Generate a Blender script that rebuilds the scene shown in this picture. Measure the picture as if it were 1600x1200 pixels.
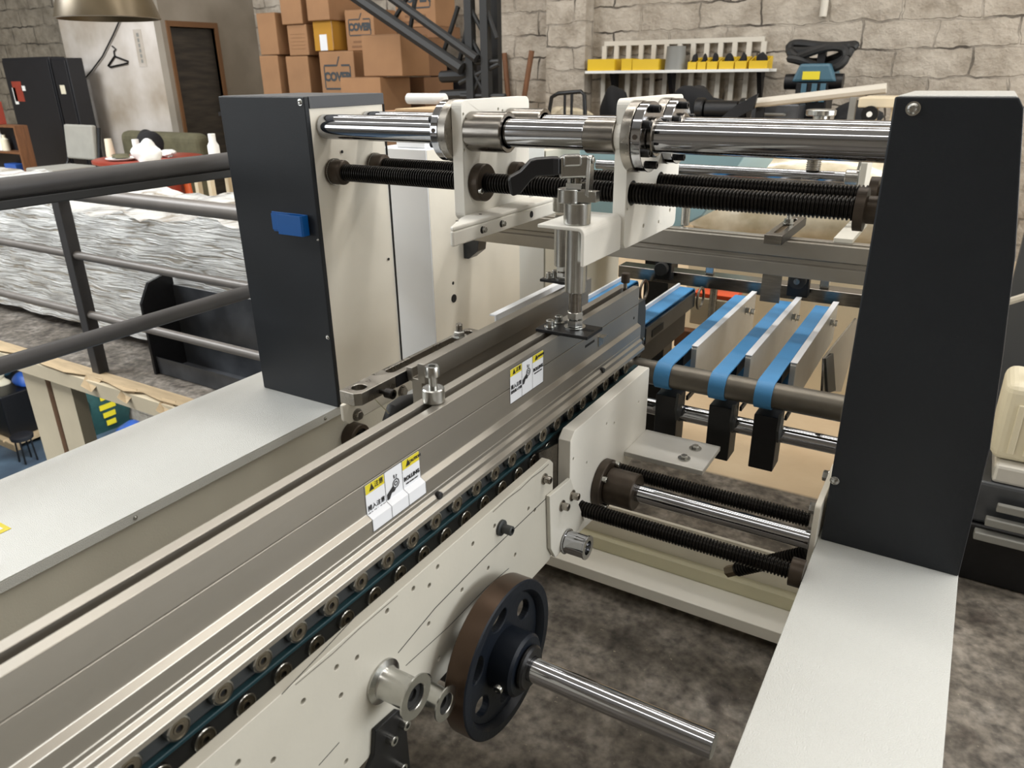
import bpy, bmesh, math, random
from mathutils import Vector, Matrix
random.seed(7)
PI = math.pi
for o in list(bpy.data.objects): bpy.data.objects.remove(o)
SC = bpy.context.scene
COL = SC.collection

# ------------------------------------------------------------------ camera
CA, CB, CC, CF = -5.45323631e-01, 3.94599296e-01, -1.27547374e-02, 1.17041247e+03
CAMP = Vector((0, 0, 1.5))
def _axes():
    sa, ca, sb, cb, sc, cc = math.sin(CA), math.cos(CA), math.sin(CB), math.cos(CB), math.sin(CC), math.cos(CC)
    f = Vector((sa*cb, ca*cb, -sb)); r0 = Vector((ca, -sa, 0)); u0 = r0.cross(f)
    return r0*cc+u0*sc, -r0*sc+u0*cc, f
RX, UP, FW = _axes()
cam = bpy.data.cameras.new('camera'); camo = bpy.data.objects.new('camera', cam); COL.objects.link(camo)
camo.matrix_world = Matrix(((RX.x, UP.x, -FW.x, 0), (RX.y, UP.y, -FW.y, 0), (RX.z, UP.z, -FW.z, 1.5), (0, 0, 0, 1)))
cam.sensor_width = 36; cam.lens = CF*36/1600; cam.clip_start = .02; cam.clip_end = 100
cam.dof.use_dof = True; cam.dof.focus_distance = 1.45; cam.dof.aperture_fstop = 9
SC.camera = camo
def at(u, v, ax, val):
    """point where the sight line of photo pixel (u, v) meets the plane ax = val"""
    d = RX*(u-800)/CF + UP*(600-v)/CF + FW; i = 'xyz'.index(ax)
    return CAMP + d*((val-CAMP[i])/d[i])

# ------------------------------------------------------------------ light
W = bpy.data.worlds.new('world'); SC.world = W; W.use_nodes = True
W.node_tree.nodes['Background'].inputs[0].default_value = (.72, .84, 1, 1)
W.node_tree.nodes['Background'].inputs[1].default_value = 1.0
def area(name, loc, size, power, col, rot=(0, 0, 0)):
    l = bpy.data.lights.new(name, 'AREA'); l.shape = 'RECTANGLE'; l.size, l.size_y = size
    l.energy = power; l.color = col
    o = bpy.data.objects.new(name, l); COL.objects.link(o); o.location = loc; o.rotation_euler = rot
    return o
WARM = (1, .965, .91); DAY = (.93, .97, 1)
for yy, pw in ((-1.2, 100), (2.4, 280), (4.8, 240)):          # strip lamps under the roof, along the hall
    area('strip_lamp', (-.6, yy, 5.3), (14.5, .45), pw, WARM)
area('rooflight', (-8.4, -.4, 5.4), (4.0, 3.0), 880, DAY)  # unseen roof light, added to brighten the wrapped load
area('lower_hall_lamp', (-8.5, 4.6, -.35), (5, 3), 900, DAY)  # fill lamp added to brighten the lower floor, no source seen there
area('window_daylight', (-8.6, -5.85, 2.3), (6.5, 3.0), 260, DAY, (math.radians(90), 0, 0))  # unseen fill added at the front wall, for the wrapped load's front
area('window_daylight', (6.85, 3.5, 2.6), (6.5, 2.8), 520, DAY, (math.radians(90), 0, math.radians(90)))  # unseen fill added at the right wall, for faces turned right
SC.view_settings.view_transform = 'Standard'; SC.view_settings.look = 'None'
SC.view_settings.gamma = 1; SC.view_settings.exposure = 0.0; SC.view_settings.use_curve_mapping = False

# ------------------------------------------------------------------ materials
def lin(c):
    r = []
    for x in c:
        x /= 255
        r.append(x/12.92 if x <= .04045 else ((x+.055)/1.055)**2.4)
    return (*r, 1)
def mat(name, col, rough=.5, metal=0., bump=0., bscale=200., var=0., vscale=8., col2=None, rvar=0., spec=.5, coat=0., stretch=None, detail=4):
    m = bpy.data.materials.new(name); m.use_nodes = True
    N, L = m.node_tree.nodes, m.node_tree.links; b = N['Principled BSDF']
    c = lin(col); b.inputs['Base Color'].default_value = c
    b.inputs['Roughness'].default_value = rough; b.inputs['Metallic'].default_value = metal
    b.inputs['Specular IOR Level'].default_value = spec; b.inputs['Coat Weight'].default_value = coat
    tc = N.new('ShaderNodeTexCoord'); out = tc.outputs['Object']
    if stretch:
        mp = N.new('ShaderNodeMapping'); mp.inputs['Scale'].default_value = stretch
        L.new(out, mp.inputs[0]); out = mp.outputs[0]
    if var or col2:
        n = N.new('ShaderNodeTexNoise'); n.inputs['Scale'].default_value = vscale; n.inputs['Detail'].default_value = detail
        L.new(out, n.inputs[0])
        r = N.new('ShaderNodeValToRGB'); L.new(n.outputs[0], r.inputs[0])
        d = lin(col2) if col2 else tuple(x*(1-var) for x in c[:3])+(1,)
        r.color_ramp.elements[0].position = .35; r.color_ramp.elements[1].position = .68
        r.color_ramp.elements[0].color = d; r.color_ramp.elements[1].color = c
        L.new(r.outputs[0], b.inputs['Base Color'])
        if rvar:
            mr = N.new('ShaderNodeMapRange'); L.new(n.outputs[0], mr.inputs[0])
            mr.inputs[1].default_value = .3; mr.inputs[2].default_value = .7
            mr.inputs[3].default_value = max(.02, rough-rvar); mr.inputs[4].default_value = rough+rvar
            L.new(mr.outputs[0], b.inputs['Roughness'])
    if bump:
        n = N.new('ShaderNodeTexNoise'); n.inputs['Scale'].default_value = bscale; n.inputs['Detail'].default_value = 3
        L.new(out, n.inputs[0])
        bp = N.new('ShaderNodeBump'); bp.inputs['Strength'].default_value = bump; bp.inputs['Distance'].default_value = .003
        L.new(n.outputs[0], bp.inputs['Height']); L.new(bp.outputs[0], b.inputs['Normal'])
    return m
M = {}
M['cream'] = mat('cream_paint', (230, 224, 210), .38, bump=.05, bscale=160, var=.10, vscale=5)
M['cream2'] = mat('pale_cream_paint', (204, 200, 186), .42, bump=.08, bscale=260, var=.06, vscale=6)
M['white'] = mat('white_powder_coat', (206, 207, 203), .24, bump=.5, bscale=520, var=.03, vscale=3)
M['panelwhite'] = mat('cool_white_paint', (238, 240, 243), .4, var=.03)
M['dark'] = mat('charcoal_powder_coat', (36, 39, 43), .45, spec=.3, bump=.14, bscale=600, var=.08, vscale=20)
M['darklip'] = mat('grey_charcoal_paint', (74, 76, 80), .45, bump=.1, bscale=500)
M['sideplate'] = mat('cream_grey_paint', (188, 184, 172), .42, bump=.05, bscale=150, var=.06, vscale=9)  # same plate paint, darkened to offset strong light on the front plate
M['carrier'] = mat('bright_white_paint', (234, 231, 222), .42, bump=.05, bscale=150, var=.03, vscale=9)  # same plate paint, lightened to make up for weak light on the carriers
M['plate'] = mat('grey_white_paint', (206, 203, 193), .42, bump=.05, bscale=150, var=.05, vscale=9)
M['wornedge'] = mat('bare_worn_edge', (120, 114, 104), .5, var=.4, vscale=60)
M['chrome'] = mat('hard_chrome', (184, 186, 191), .09, 1, var=.06, vscale=30)
M['zinc'] = mat('zinc_plated_steel', (196, 196, 192), .24, 1, var=.12, vscale=60)
M['steel'] = mat('ground_steel', (165, 160, 152), .3, 1, var=.2, vscale=40, rvar=.08)
M['turned'] = mat('turned_steel', (150, 145, 138), .24, 1, var=.3, vscale=25, stretch=(1, 8, 8))
M['roller'] = mat('grey_roller_steel', (112, 107, 98), .42, .75, var=.15, vscale=30)
M['alu'] = mat('anodised_aluminium', (162, 157, 148), .36, .78, var=.08, vscale=14, bump=.03, bscale=300, stretch=(1, .12, 1))
M['alulight'] = mat('milled_aluminium', (214, 212, 206), .38, .35, var=.06, vscale=20)
M['black'] = mat('black_steel', (24, 24, 26), .4, .3, var=.3, vscale=40)
M['oxide'] = mat('black_oxide_thread', (40, 37, 34), .36, .75, var=.4, vscale=50)
M['bronze'] = mat('brown_oxide_steel', (74, 64, 54), .42, .5, var=.25, vscale=50)
M['plastic'] = mat('black_plastic', (26, 26, 28), .32, bump=.04, bscale=500)
M['rubber'] = mat('black_rubber', (22, 22, 22), .6)
M['bluebelt'] = mat('blue_fabric_belt', (66, 136, 190), .55, bump=.12, bscale=500, var=.14, vscale=9)
M['tealbelt'] = mat('dark_teal_belt', (22, 54, 60), .5, var=.2)
M['rollerstrip'] = mat('dark_grey_strip', (62, 64, 64), .5, .3, var=.2, vscale=12)
M['navy'] = mat('navy_cast_iron', (15, 21, 30), .45, spec=.25, bump=.1, bscale=120, var=.2, vscale=14)
M['rim'] = mat('worn_brown_rim', (80, 64, 52), .34, .7, var=.15, vscale=14)
M['seal'] = mat('bearing_shield', (124, 116, 100), .36, .8)
M['hole'] = mat('dark_bore', (12, 12, 12), .7)
M['sticker'] = mat('white_sticker', (216, 218, 222), .35)
M['yellow'] = mat('yellow_sticker', (206, 190, 40), .45)
M['ink'] = mat('black_ink', (20, 20, 22), .6)
M['bluetape'] = mat('blue_plastic', (14, 92, 168), .3)
M['crossw'] = mat('cross_member_paint', (236, 233, 224), .42, var=.05, vscale=8)
M['crossg'] = mat('yellowed_paint', (214, 209, 180), .45, var=.06)
M['teal'] = mat('pale_teal_paint', (158, 190, 196), .4)
M['orange'] = mat('orange_paint', (226, 84, 34), .45)
M['beige'] = mat('beige_paint', (214, 200, 172), .55, var=.12, vscale=4)
M['railpipe'] = mat('grey_railing_paint', (118, 112, 106), .45, .2, var=.15, vscale=7)
M['railpost'] = mat('black_grey_railing_paint', (62, 60, 60), .5, .2, var=.2)
M['carton'] = mat('brown_cardboard', (150, 112, 78), .8, var=.14, vscale=4)
M['carton2'] = mat('dull_cardboard', (122, 88, 60), .8, var=.14, vscale=4)
M['tape'] = mat('glossy_brown_tape', (170, 126, 52), .18)
M['print'] = mat('blue_grey_print', (56, 62, 66), .8)
M['yellowbin'] = mat('yellow_bin_plastic', (212, 176, 22), .45)
M['greypl'] = mat('grey_plastic', (130, 130, 126), .5)
M['woodbrown'] = mat('brown_wood', (116, 76, 46), .6, var=.3, vscale=6, stretch=(8, 8, 1))
M['ply'] = mat('raw_plywood', (196, 172, 136), .75, var=.2, vscale=7, stretch=(1, 5, 5))
M['redlam'] = mat('red_brown_laminate', (150, 62, 48), .35, var=.15)
M['orangeleg'] = mat('orange_varnish', (206, 96, 52), .4)
M['fabricgrey'] = mat('grey_fabric', (150, 148, 140), .85, var=.1)
M['blackfab'] = mat('black_fabric', (20, 20, 22), .9)
M['cabinet'] = mat('black_cabinet_paint', (26, 26, 30), .5, var=.2)
M['offwhite'] = mat('off_white_plastic', (222, 214, 190), .5)
M['paper'] = mat('white_paper', (226, 226, 222), .8)
M['bluething'] = mat('teal_blue_paint', (62, 96, 112), .45, var=.1)
M['olive'] = mat('olive_cloth', (96, 92, 70), .9, var=.3)
M['brass'] = mat('dull_brass_enamel', (98, 86, 66), .35, .5, var=.15)
M['greenbag'] = mat('dark_green_bag', (38, 74, 72), .45, var=.25, vscale=10)
M['bluebag'] = mat('blue_bag', (44, 84, 160), .4)
M['redpipe'] = mat('red_pipe', (150, 58, 40), .5)
M['doorwood'] = mat('dark_door', (62, 56, 48), .5, col2=(40, 36, 32), vscale=3, stretch=(1, 1, 7))
M['doorframe'] = mat('brown_door_frame', (104, 72, 44), .5)
M['plasterw'] = mat('white_plaster', (206, 200, 194), .8, col2=(150, 138, 122), vscale=1.3)
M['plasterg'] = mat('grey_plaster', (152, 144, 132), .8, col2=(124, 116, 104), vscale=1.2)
M['roof'] = mat('pale_roof_sheet', (196, 192, 186), .7)
M['conduit'] = mat('painted_conduit', (196, 190, 178), .6)
M['steelplate'] = mat('dark_steel_sheet', (104, 107, 112), .32, .5, col2=(60, 62, 66), vscale=3)
M['clear'] = mat('crumpled_film', (216, 206, 184), .18, bump=.9, bscale=14, col2=(178, 166, 140), vscale=9, coat=.5)

def wrapmat():
    m = mat('stretch_film', (226, 226, 226), .12, coat=.6)
    N, L = m.node_tree.nodes, m.node_tree.links; b = N['Principled BSDF']
    tc = N.new('ShaderNodeTexCoord'); mp = N.new('ShaderNodeMapping'); mp.inputs['Scale'].default_value = (1.1, 1.1, 17)
    mp.inputs['Rotation'].default_value = (0, .12, 0)
    L.new(tc.outputs['Object'], mp.inputs[0])
    n = N.new('ShaderNodeTexNoise'); n.inputs['Scale'].default_value = 3.2; n.inputs['Detail'].default_value = 7; n.inputs['Distortion'].default_value = 1.2
    L.new(mp.outputs[0], n.inputs[0])
    r = N.new('ShaderNodeValToRGB'); L.new(n.outputs[0], r.inputs[0])
    e = r.color_ramp.elements; e[0].position = .36; e[0].color = lin((168, 160, 146)); e[1].position = .54; e[1].color = lin((232, 232, 228))
    e = e.new(.46); e.color = lin((214, 214, 212))
    L.new(r.outputs[0], b.inputs['Base Color'])
    bp = N.new('ShaderNodeBump'); bp.inputs['Strength'].default_value = .9; bp.inputs['Distance'].default_value = .03
    L.new(n.outputs[0], bp.inputs['Height']); L.new(bp.outputs[0], b.inputs['Normal'])
    return m
M['wrap'] = wrapmat()

def floormat():
    m = mat('stained_concrete', (104, 97, 88), .72)
    N, L = m.node_tree.nodes, m.node_tree.links; b = N['Principled BSDF']
    tc = N.new('ShaderNodeTexCoord'); P = tc.outputs['Object']
    def noise(s, d=6, dist=0):
        n = N.new('ShaderNodeTexNoise'); n.inputs['Scale'].default_value = s; n.inputs['Detail'].default_value = d; n.inputs['Distortion'].default_value = dist
        L.new(P, n.inputs[0]); return n
    def ramp(src, stops):
        r = N.new('ShaderNodeValToRGB'); L.new(src, r.inputs[0]); e = r.color_ramp.elements
        e[0].position, e[0].color = stops[0][0], lin(stops[0][1]); e[1].position, e[1].color = stops[-1][0], lin(stops[-1][1])
        for p, c in stops[1:-1]:
            q = e.new(p); q.color = lin(c)
        return r
    def mix(fac, a, c):
        x = N.new('ShaderNodeMix'); x.data_type = 'RGBA'; L.new(fac, x.inputs[0]); L.new(a, x.inputs[6]); L.new(c, x.inputs[7]); return x.outputs[2]
    base = ramp(noise(8, 12, .3).outputs[0], [(.30, (96, 89, 80)), (.46, (122, 114, 104)), (.58, (140, 132, 122)), (.72, (156, 149, 140))])
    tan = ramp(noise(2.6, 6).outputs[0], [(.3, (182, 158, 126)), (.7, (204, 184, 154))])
    sp = noise(85, 2); mr = N.new('ShaderNodeMapRange'); L.new(sp.outputs[0], mr.inputs[0]); mr.inputs[1].default_value = .70; mr.inputs[2].default_value = .78
    spc = N.new('ShaderNodeRGB'); spc.outputs[0].default_value = lin((170, 160, 142))
    c1 = mix(mr.outputs[0], base.outputs[0], spc.outputs[0])
    st = noise(11, 8, .5); ms = N.new('ShaderNodeMapRange'); L.new(st.outputs[0], ms.inputs[0]); ms.inputs[1].default_value = .56; ms.inputs[2].default_value = .72; ms.inputs[4].default_value = .75
    stc = N.new('ShaderNodeRGB'); stc.outputs[0].default_value = lin((58, 48, 42))
    c1 = mix(ms.outputs[0], c1, stc.outputs[0])
    gr = ramp(noise(38, 12).outputs[0], [(.3, (150, 150, 150)), (.7, (255, 255, 255))])
    gm = N.new('ShaderNodeMix'); gm.data_type = 'RGBA'; gm.blend_type = 'MULTIPLY'; gm.inputs[0].default_value = 1
    L.new(c1, gm.inputs[6]); L.new(gr.outputs[0], gm.inputs[7]); c1 = gm.outputs[2]
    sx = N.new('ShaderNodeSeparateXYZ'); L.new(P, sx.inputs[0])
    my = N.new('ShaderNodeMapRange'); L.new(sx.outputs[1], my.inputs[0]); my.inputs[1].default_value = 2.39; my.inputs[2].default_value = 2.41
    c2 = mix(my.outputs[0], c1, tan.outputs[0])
    L.new(c2, b.inputs['Base Color'])
    bp = N.new('ShaderNodeBump'); bp.inputs['Strength'].default_value = .35; bp.inputs['Distance'].default_value = .004
    L.new(noise(40, 6).outputs[0], bp.inputs['Height']); L.new(bp.outputs[0], b.inputs['Normal'])
    return m
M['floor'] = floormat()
M['lowfloor'] = mat('blue_grey_floor', (92, 112, 128), .45, col2=(56, 66, 78), vscale=1.1)

def brickmat(name, c1, c2, cm, bw=.56, bh=.215):
    m = mat(name, c1, .85)
    N, L = m.node_tree.nodes, m.node_tree.links; b = N['Principled BSDF']
    tc = N.new('ShaderNodeTexCoord'); sx = N.new('ShaderNodeSeparateXYZ'); L.new(tc.outputs['Object'], sx.inputs[0])
    ad = N.new('ShaderNodeMath'); ad.operation = 'ADD'; L.new(sx.outputs[0], ad.inputs[0]); L.new(sx.outputs[1], ad.inputs[1])
    cx = N.new('ShaderNodeCombineXYZ'); L.new(ad.outputs[0], cx.inputs[0]); L.new(sx.outputs[2], cx.inputs[1])
    nz = N.new('ShaderNodeTexNoise'); nz.inputs['Scale'].default_value = 5.5; nz.inputs['Detail'].default_value = 8
    L.new(cx.outputs[0], nz.inputs[0])
    mx = N.new('ShaderNodeMix'); mx.data_type = 'RGBA'; mx.blend_type = 'LINEAR_LIGHT'; mx.inputs[0].default_value = .045
    L.new(cx.outputs[0], mx.inputs[6]); L.new(nz.outputs['Color'], mx.inputs[7])
    br = N.new('ShaderNodeTexBrick'); L.new(mx.outputs[2], br.inputs[0]); br.inputs['Scale'].default_value = 1
    br.inputs['Brick Width'].default_value = bw; br.inputs['Row Height'].default_value = bh
    br.inputs['Mortar Size'].default_value = .009; br.inputs['Mortar Smooth'].default_value = .35
    br.inputs['Color1'].default_value = lin(c1); br.inputs['Color2'].default_value = lin(c2); br.inputs['Mortar'].default_value = lin(cm)
    # the dark joint shows only in broken stretches, elsewhere paint has filled it
    n2 = N.new('ShaderNodeTexNoise'); n2.inputs['Scale'].default_value = 2.2; n2.inputs['Detail'].default_value = 4; L.new(cx.outputs[0], n2.inputs[0])
    mr = N.new('ShaderNodeMapRange'); L.new(n2.outputs[0], mr.inputs[0]); mr.inputs[1].default_value = .45; mr.inputs[2].default_value = .62; mr.inputs[3].default_value = .02; mr.inputs[4].default_value = .9
    pc = N.new('ShaderNodeValToRGB'); n3 = N.new('ShaderNodeTexNoise'); n3.inputs['Scale'].default_value = 4.5; n3.inputs['Detail'].default_value = 10; n3.inputs['Roughness'].default_value = .62; L.new(cx.outputs[0], n3.inputs[0])
    L.new(n3.outputs[0], pc.inputs[0]); pc.color_ramp.elements[0].position = .32; pc.color_ramp.elements[0].color = lin(c2); pc.color_ramp.elements[1].position = .6; pc.color_ramp.elements[1].color = lin(c1)
    m2 = N.new('ShaderNodeMix'); m2.data_type = 'RGBA'
    mu = N.new('ShaderNodeMath'); mu.operation = 'MULTIPLY'; L.new(br.outputs['Fac'], mu.inputs[0]); L.new(mr.outputs[0], mu.inputs[1])
    mo = N.new('ShaderNodeRGB'); mo.outputs[0].default_value = lin(cm)
    L.new(mu.outputs[0], m2.inputs[0]); L.new(pc.outputs[0], m2.inputs[6]); L.new(mo.outputs[0], m2.inputs[7])
    L.new(m2.outputs[2], b.inputs['Base Color'])
    h = N.new('ShaderNodeMath'); h.operation = 'MULTIPLY_ADD'; L.new(br.outputs['Fac'], h.inputs[0]); h.inputs[1].default_value = -1.2; L.new(n3.outputs[0], h.inputs[2])
    bp = N.new('ShaderNodeBump'); bp.inputs['Strength'].default_value = 1.0; bp.inputs['Distance'].default_value = .06
    L.new(h.outputs[0], bp.inputs['Height']); L.new(bp.outputs[0], b.inputs['Normal'])
    return m
M['brick'] = brickmat('painted_block_wall', (178, 169, 156), (144, 134, 120), (58, 51, 44))
M['brickd'] = brickmat('grey_stone_wall', (134, 126, 112), (96, 88, 76), (34, 30, 26))

# ------------------------------------------------------------------ mesh builder
class MB:
    def __init__(s): s.v = []; s.f = []; s.sm = []
    def add(s, vs, fs, smooth=False, mx=None):
        n = len(s.v)
        s.v += [tuple(mx @ Vector(p)) if mx else tuple(p) for p in vs]
        s.f += [tuple(n+i for i in f) for f in fs]; s.sm += [smooth]*len(fs)
        return s
    def box(s, x0, x1, y0, y1, z0, z1, mx=None):
        v = [(x, y, z) for x in (x0, x1) for y in (y0, y1) for z in (z0, z1)]
        return s.add(v, [(0, 1, 3, 2), (4, 6, 7, 5), (0, 4, 5, 1), (2, 3, 7, 6), (0, 2, 6, 4), (1, 5, 7, 3)], mx=mx)
    def lathe(s, c, ax, prof, n=24, closed=False, smooth=True, mx=None, caps=True):
        """prof: (distance along the axis, radius); ax: 'x','y','z' or a vector"""
        A = Vector({'x': (1, 0, 0), 'y': (0, 1, 0), 'z': (0, 0, 1)}[ax]) if isinstance(ax, str) else Vector(ax).normalized()
        B = A.orthogonal().normalized() if not isinstance(ax, str) else Vector({'x': (0, 1, 0), 'y': (0, 0, 1), 'z': (1, 0, 0)}[ax])
        D = A.cross(B); c = Vector(c); vs = []; fs = []; m = len(prof)
        for t, r in prof:
            for k in range(n):
                a = 2*PI*k/n; vs.append(c+A*t+(B*math.cos(a)+D*math.sin(a))*r)
        for i in range(m if closed else m-1):
            j = (i+1) % m
            for k in range(n):
                q = (k+1) % n; fs.append((i*n+k, i*n+q, j*n+q, j*n+k))
        if not closed and caps:
            fs.append(tuple(reversed(range(n)))); fs.append(tuple((m-1)*n+k for k in range(n)))
        return s.add(vs, fs, smooth, mx)
    def cyl(s, c, ax, t0, t1, r, n=24, ch=0., mx=None, smooth=True):
        p = [(t0, r), (t1, r)] if not ch else [(t0, r-ch), (t0+ch, r), (t1-ch, r), (t1, r-ch)]
        return s.lathe(c, ax, p, n, smooth=smooth, mx=mx)
    def tube(s, c, ax, t0, t1, r, ri, n=28, ch=.001):
        return s.lathe(c, ax, [(t0, ri), (t0, r-ch), (t0+ch, r), (t1-ch, r), (t1, r-ch), (t1, ri)], n, closed=True)
    def thread(s, c, ax, t0, t1, r, pitch=.006, depth=.003, n=20):
        p = [(t0, r-depth)]; t = t0
        while t+pitch <= t1+1e-6:
            p += [(t+pitch*.15, r-depth), (t+pitch*.35, r), (t+pitch*.65, r), (t+pitch*.85, r-depth)]; t += pitch
        p.append((t1, r-depth)); return s.lathe(c, ax, p, n)
    def rod(s, a, b, r, n=14, r2=None):
        a = Vector(a); b = Vector(b); return s.lathe(a, b-a, [(0, r), ((b-a).length, r if r2 is None else r2)], n)
    def path(s, pts, r, n=10):
        pts = [Vector(p) for p in pts]; vs = []; fs = []; B = None
        for i, p in enumerate(pts):
            t = (pts[min(i+1, len(pts)-1)]-pts[max(i-1, 0)]).normalized()
            B = t.orthogonal().normalized() if B is None else (B-t*B.dot(t)).normalized()
            D = t.cross(B)
            vs += [p+(B*math.cos(2*PI*k/n)+D*math.sin(2*PI*k/n))*r for k in range(n)]
        for i in range(len(pts)-1):
            for k in range(n):
                q = (k+1) % n; fs.append((i*n+k, i*n+q, (i+1)*n+q, (i+1)*n+k))
        fs += [tuple(reversed(range(n))), tuple((len(pts)-1)*n+k for k in range(n))]
        return s.add(vs, fs, True)
    def prism(s, pts, ax, t0, t1, holes=(), hn=16, mx=None):
        """outline (2-D, in the two other axes in cyclic order) extruded along ax; holes are (a, b, r)"""
        bm = bmesh.new(); i = 'xyz'.index(ax)
        def P(a, b, t): p = [0, 0, 0]; p[i] = t; p[(i+1) % 3] = a; p[(i+2) % 3] = b; return p
        def loop(q):
            vv = [bm.verts.new(P(a, b, t0)) for a, b in q]
            return [bm.edges.new((vv[k], vv[(k+1) % len(vv)])) for k in range(len(vv))]
        ed = loop(pts)
        for a, b, r in holes: ed += loop([(a+r*math.cos(2*PI*k/hn), b+r*math.sin(2*PI*k/hn)) for k in range(hn)])
        if holes: bmesh.ops.triangle_fill(bm, use_beauty=True, use_dissolve=False, edges=ed)
        else: bm.faces.new([e.verts[0] for e in ed])
        fs = list(bm.faces)
        r = bmesh.ops.extrude_face_region(bm, geom=fs)
        d = [0, 0, 0]; d[i] = t1-t0
        bmesh.ops.translate(bm, vec=d, verts=[g for g in r['geom'] if isinstance(g, bmesh.types.BMVert)])
        bmesh.ops.recalc_face_normals(bm, faces=bm.faces)
        bm.verts.index_update()
        s.add([v.co.copy() for v in bm.verts], [[v.index for v in f.verts] for f in bm.faces], False, mx); bm.free(); return s
    def ball(s, c, r, nu=16, nv=10, sc=(1, 1, 1)):
        vs = [(c[0], c[1], c[2]+r*sc[2])]; fs = []
        for j in range(1, nv):
            for k in range(nu):
                a = PI*j/nv; b = 2*PI*k/nu
                vs.append((c[0]+r*sc[0]*math.sin(a)*math.cos(b), c[1]+r*sc[1]*math.sin(a)*math.sin(b), c[2]+r*sc[2]*math.cos(a)))
        vs.append((c[0], c[1], c[2]-r*sc[2])); n = len(vs)-1
        for k in range(nu):
            q = (k+1) % nu; fs.append((0, 1+k, 1+q)); fs.append((n, n-nu+q, n-nu+k))
            for j in range(nv-2): fs.append((1+j*nu+k, 1+(j+1)*nu+k, 1+(j+1)*nu+q, 1+j*nu+q))
        return s.add(vs, fs, True)
    def mesh(s, name, org=(0, 0, 0)):
        me = bpy.data.meshes.new(name); o = Vector(org)
        me.from_pydata([Vector(p)-o for p in s.v], [], s.f)
        bm = bmesh.new(); bm.from_mesh(me); bmesh.ops.recalc_face_normals(bm, faces=bm.faces); bm.to_mesh(me); bm.free()
        for p, q in zip(me.polygons, s.sm): p.use_smooth = q
        if any(s.sm): me.set_sharp_from_angle(angle=math.radians(38))
        return me
    def build(s, name, m, parent=None, bev=0., label=None, seg=2):
        """one mesh object; a part (parent given) sits at its thing's origin"""
        root = parent
        while root is not None and root.parent is not None: root = root.parent
        if root is None:
            v = s.v; org = Vector((sum(p[0] for p in v)/len(v), sum(p[1] for p in v)/len(v), min(p[2] for p in v)))
        else: org = root.location
        o = bpy.data.objects.new(name, s.mesh(name, org)); COL.objects.link(o)
        o.data.materials.append(M[m] if isinstance(m, str) else m)
        if parent is not None: o.parent = parent
        else: o.location = org
        if bev:
            b = o.modifiers.new('bevel', 'BEVEL'); b.width = bev; b.segments = seg; b.limit_method = 'ANGLE'; b.angle_limit = math.radians(35)
        if label: o['label'] = label
        return o
def tag(o, label, cat, group=None):
    o['label'] = label; o['category'] = cat
    if group: o['group'] = group
    return o
def thing(name, loc, label, cat, group=None):
    o = bpy.data.objects.new(name, None); COL.objects.link(o); o.location = loc; o.empty_display_size = .05
    return tag(o, label, cat, group)
def struct(o): o['kind'] = 'structure'; return o
def kids(o): return [c for c in COL.objects if c.parent == o]
def dup(root, off, label, group=None):
    def cp(o, par):
        c = o.copy(); COL.objects.link(c)
        if par is not None: c.parent = par
        for k in kids(o): cp(k, c)
        return c
    r = cp(root, None); r.location = Vector(root.location)+Vector(off); r['label'] = label
    if group: r['group'] = group
    return r
def hexbolt(mb, c, ax, r=.006, h=.005, wr=.0095, wh=.0015, d=1):
    """washer and hexagon head standing on the surface point c, along d*ax"""
    mb.cyl(c, ax, 0, d*wh, wr, 20); mb.lathe(c, ax, [(d*wh, r), (d*(wh+h*.85), r), (d*(wh+h), r*.88)], 6, smooth=False)
def capscrew(mb, c, ax, r=.005, h=.007, d=1):
    ri = r*.5
    mb.lathe(c, ax, [(0, r), (d*(h-.0007), r), (d*h, r-.0007), (d*h, ri), (d*h*.4, ri*.9)], 16)
_tc = {}
def text(body, size, org, right, up, m, parent, name='lettering', ext=.0003, bold=0.):
    cu = bpy.data.curves.new('t', 'FONT'); cu.body = body; cu.size = size; cu.extrude = ext; cu.offset = bold
    cu.align_x = 'CENTER'; cu.align_y = 'CENTER'; cu.resolution_u = 3
    to = bpy.data.objects.new('t', cu); COL.objects.link(to)
    bpy.context.view_layer.update(); dg = bpy.context.evaluated_depsgraph_get()
    me = bpy.data.meshes.new_from_object(to.evaluated_get(dg)); bpy.data.objects.remove(to); bpy.data.curves.remove(cu)
    r = Vector(right).normalized(); u = Vector(up); u = (u-r*u.dot(r)).normalized(); n = r.cross(u)
    mx = Matrix(((r.x, u.x, n.x, org[0]), (r.y, u.y, n.y, org[1]), (r.z, u.z, n.z, org[2]), (0, 0, 0, 1)))
    root = parent
    while root.parent is not None: root = root.parent
    me.transform(Matrix.Translation(-root.location) @ mx); me.materials.clear(); me.materials.append(M[m]); me.name = name
    o = bpy.data.objects.new(name, me); COL.objects.link(o); o.parent = parent
    return o

# ================================================================== the room
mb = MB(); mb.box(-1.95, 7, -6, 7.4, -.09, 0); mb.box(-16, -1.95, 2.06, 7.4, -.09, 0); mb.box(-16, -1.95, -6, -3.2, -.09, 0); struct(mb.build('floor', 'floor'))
struct(MB().box(-16, 7, -6, 7.4, -4.7, -4.6).build('floor_lower', 'lowfloor'))
struct(MB().box(-16, 7, 7.4, 7.6, -4.6, 5.6).build('wall_back', 'brick'))
struct(MB().box(-16.2, -16, -6, 7.6, -4.6, 5.6).build('wall_left', 'brickd'))
struct(MB().box(7, 7.2, -6, 7.6, -4.6, 5.6).build('wall_right', 'brick'))
struct(MB().box(-16, 7, -6.2, -6, -4.6, 5.6).build('wall_front', 'plasterg'))
mb = MB()
mb.box(-16.2, 7.2, -6.2, 7.6, 5.6, 5.75); struct(mb.build('ceiling', 'roof'))
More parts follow.
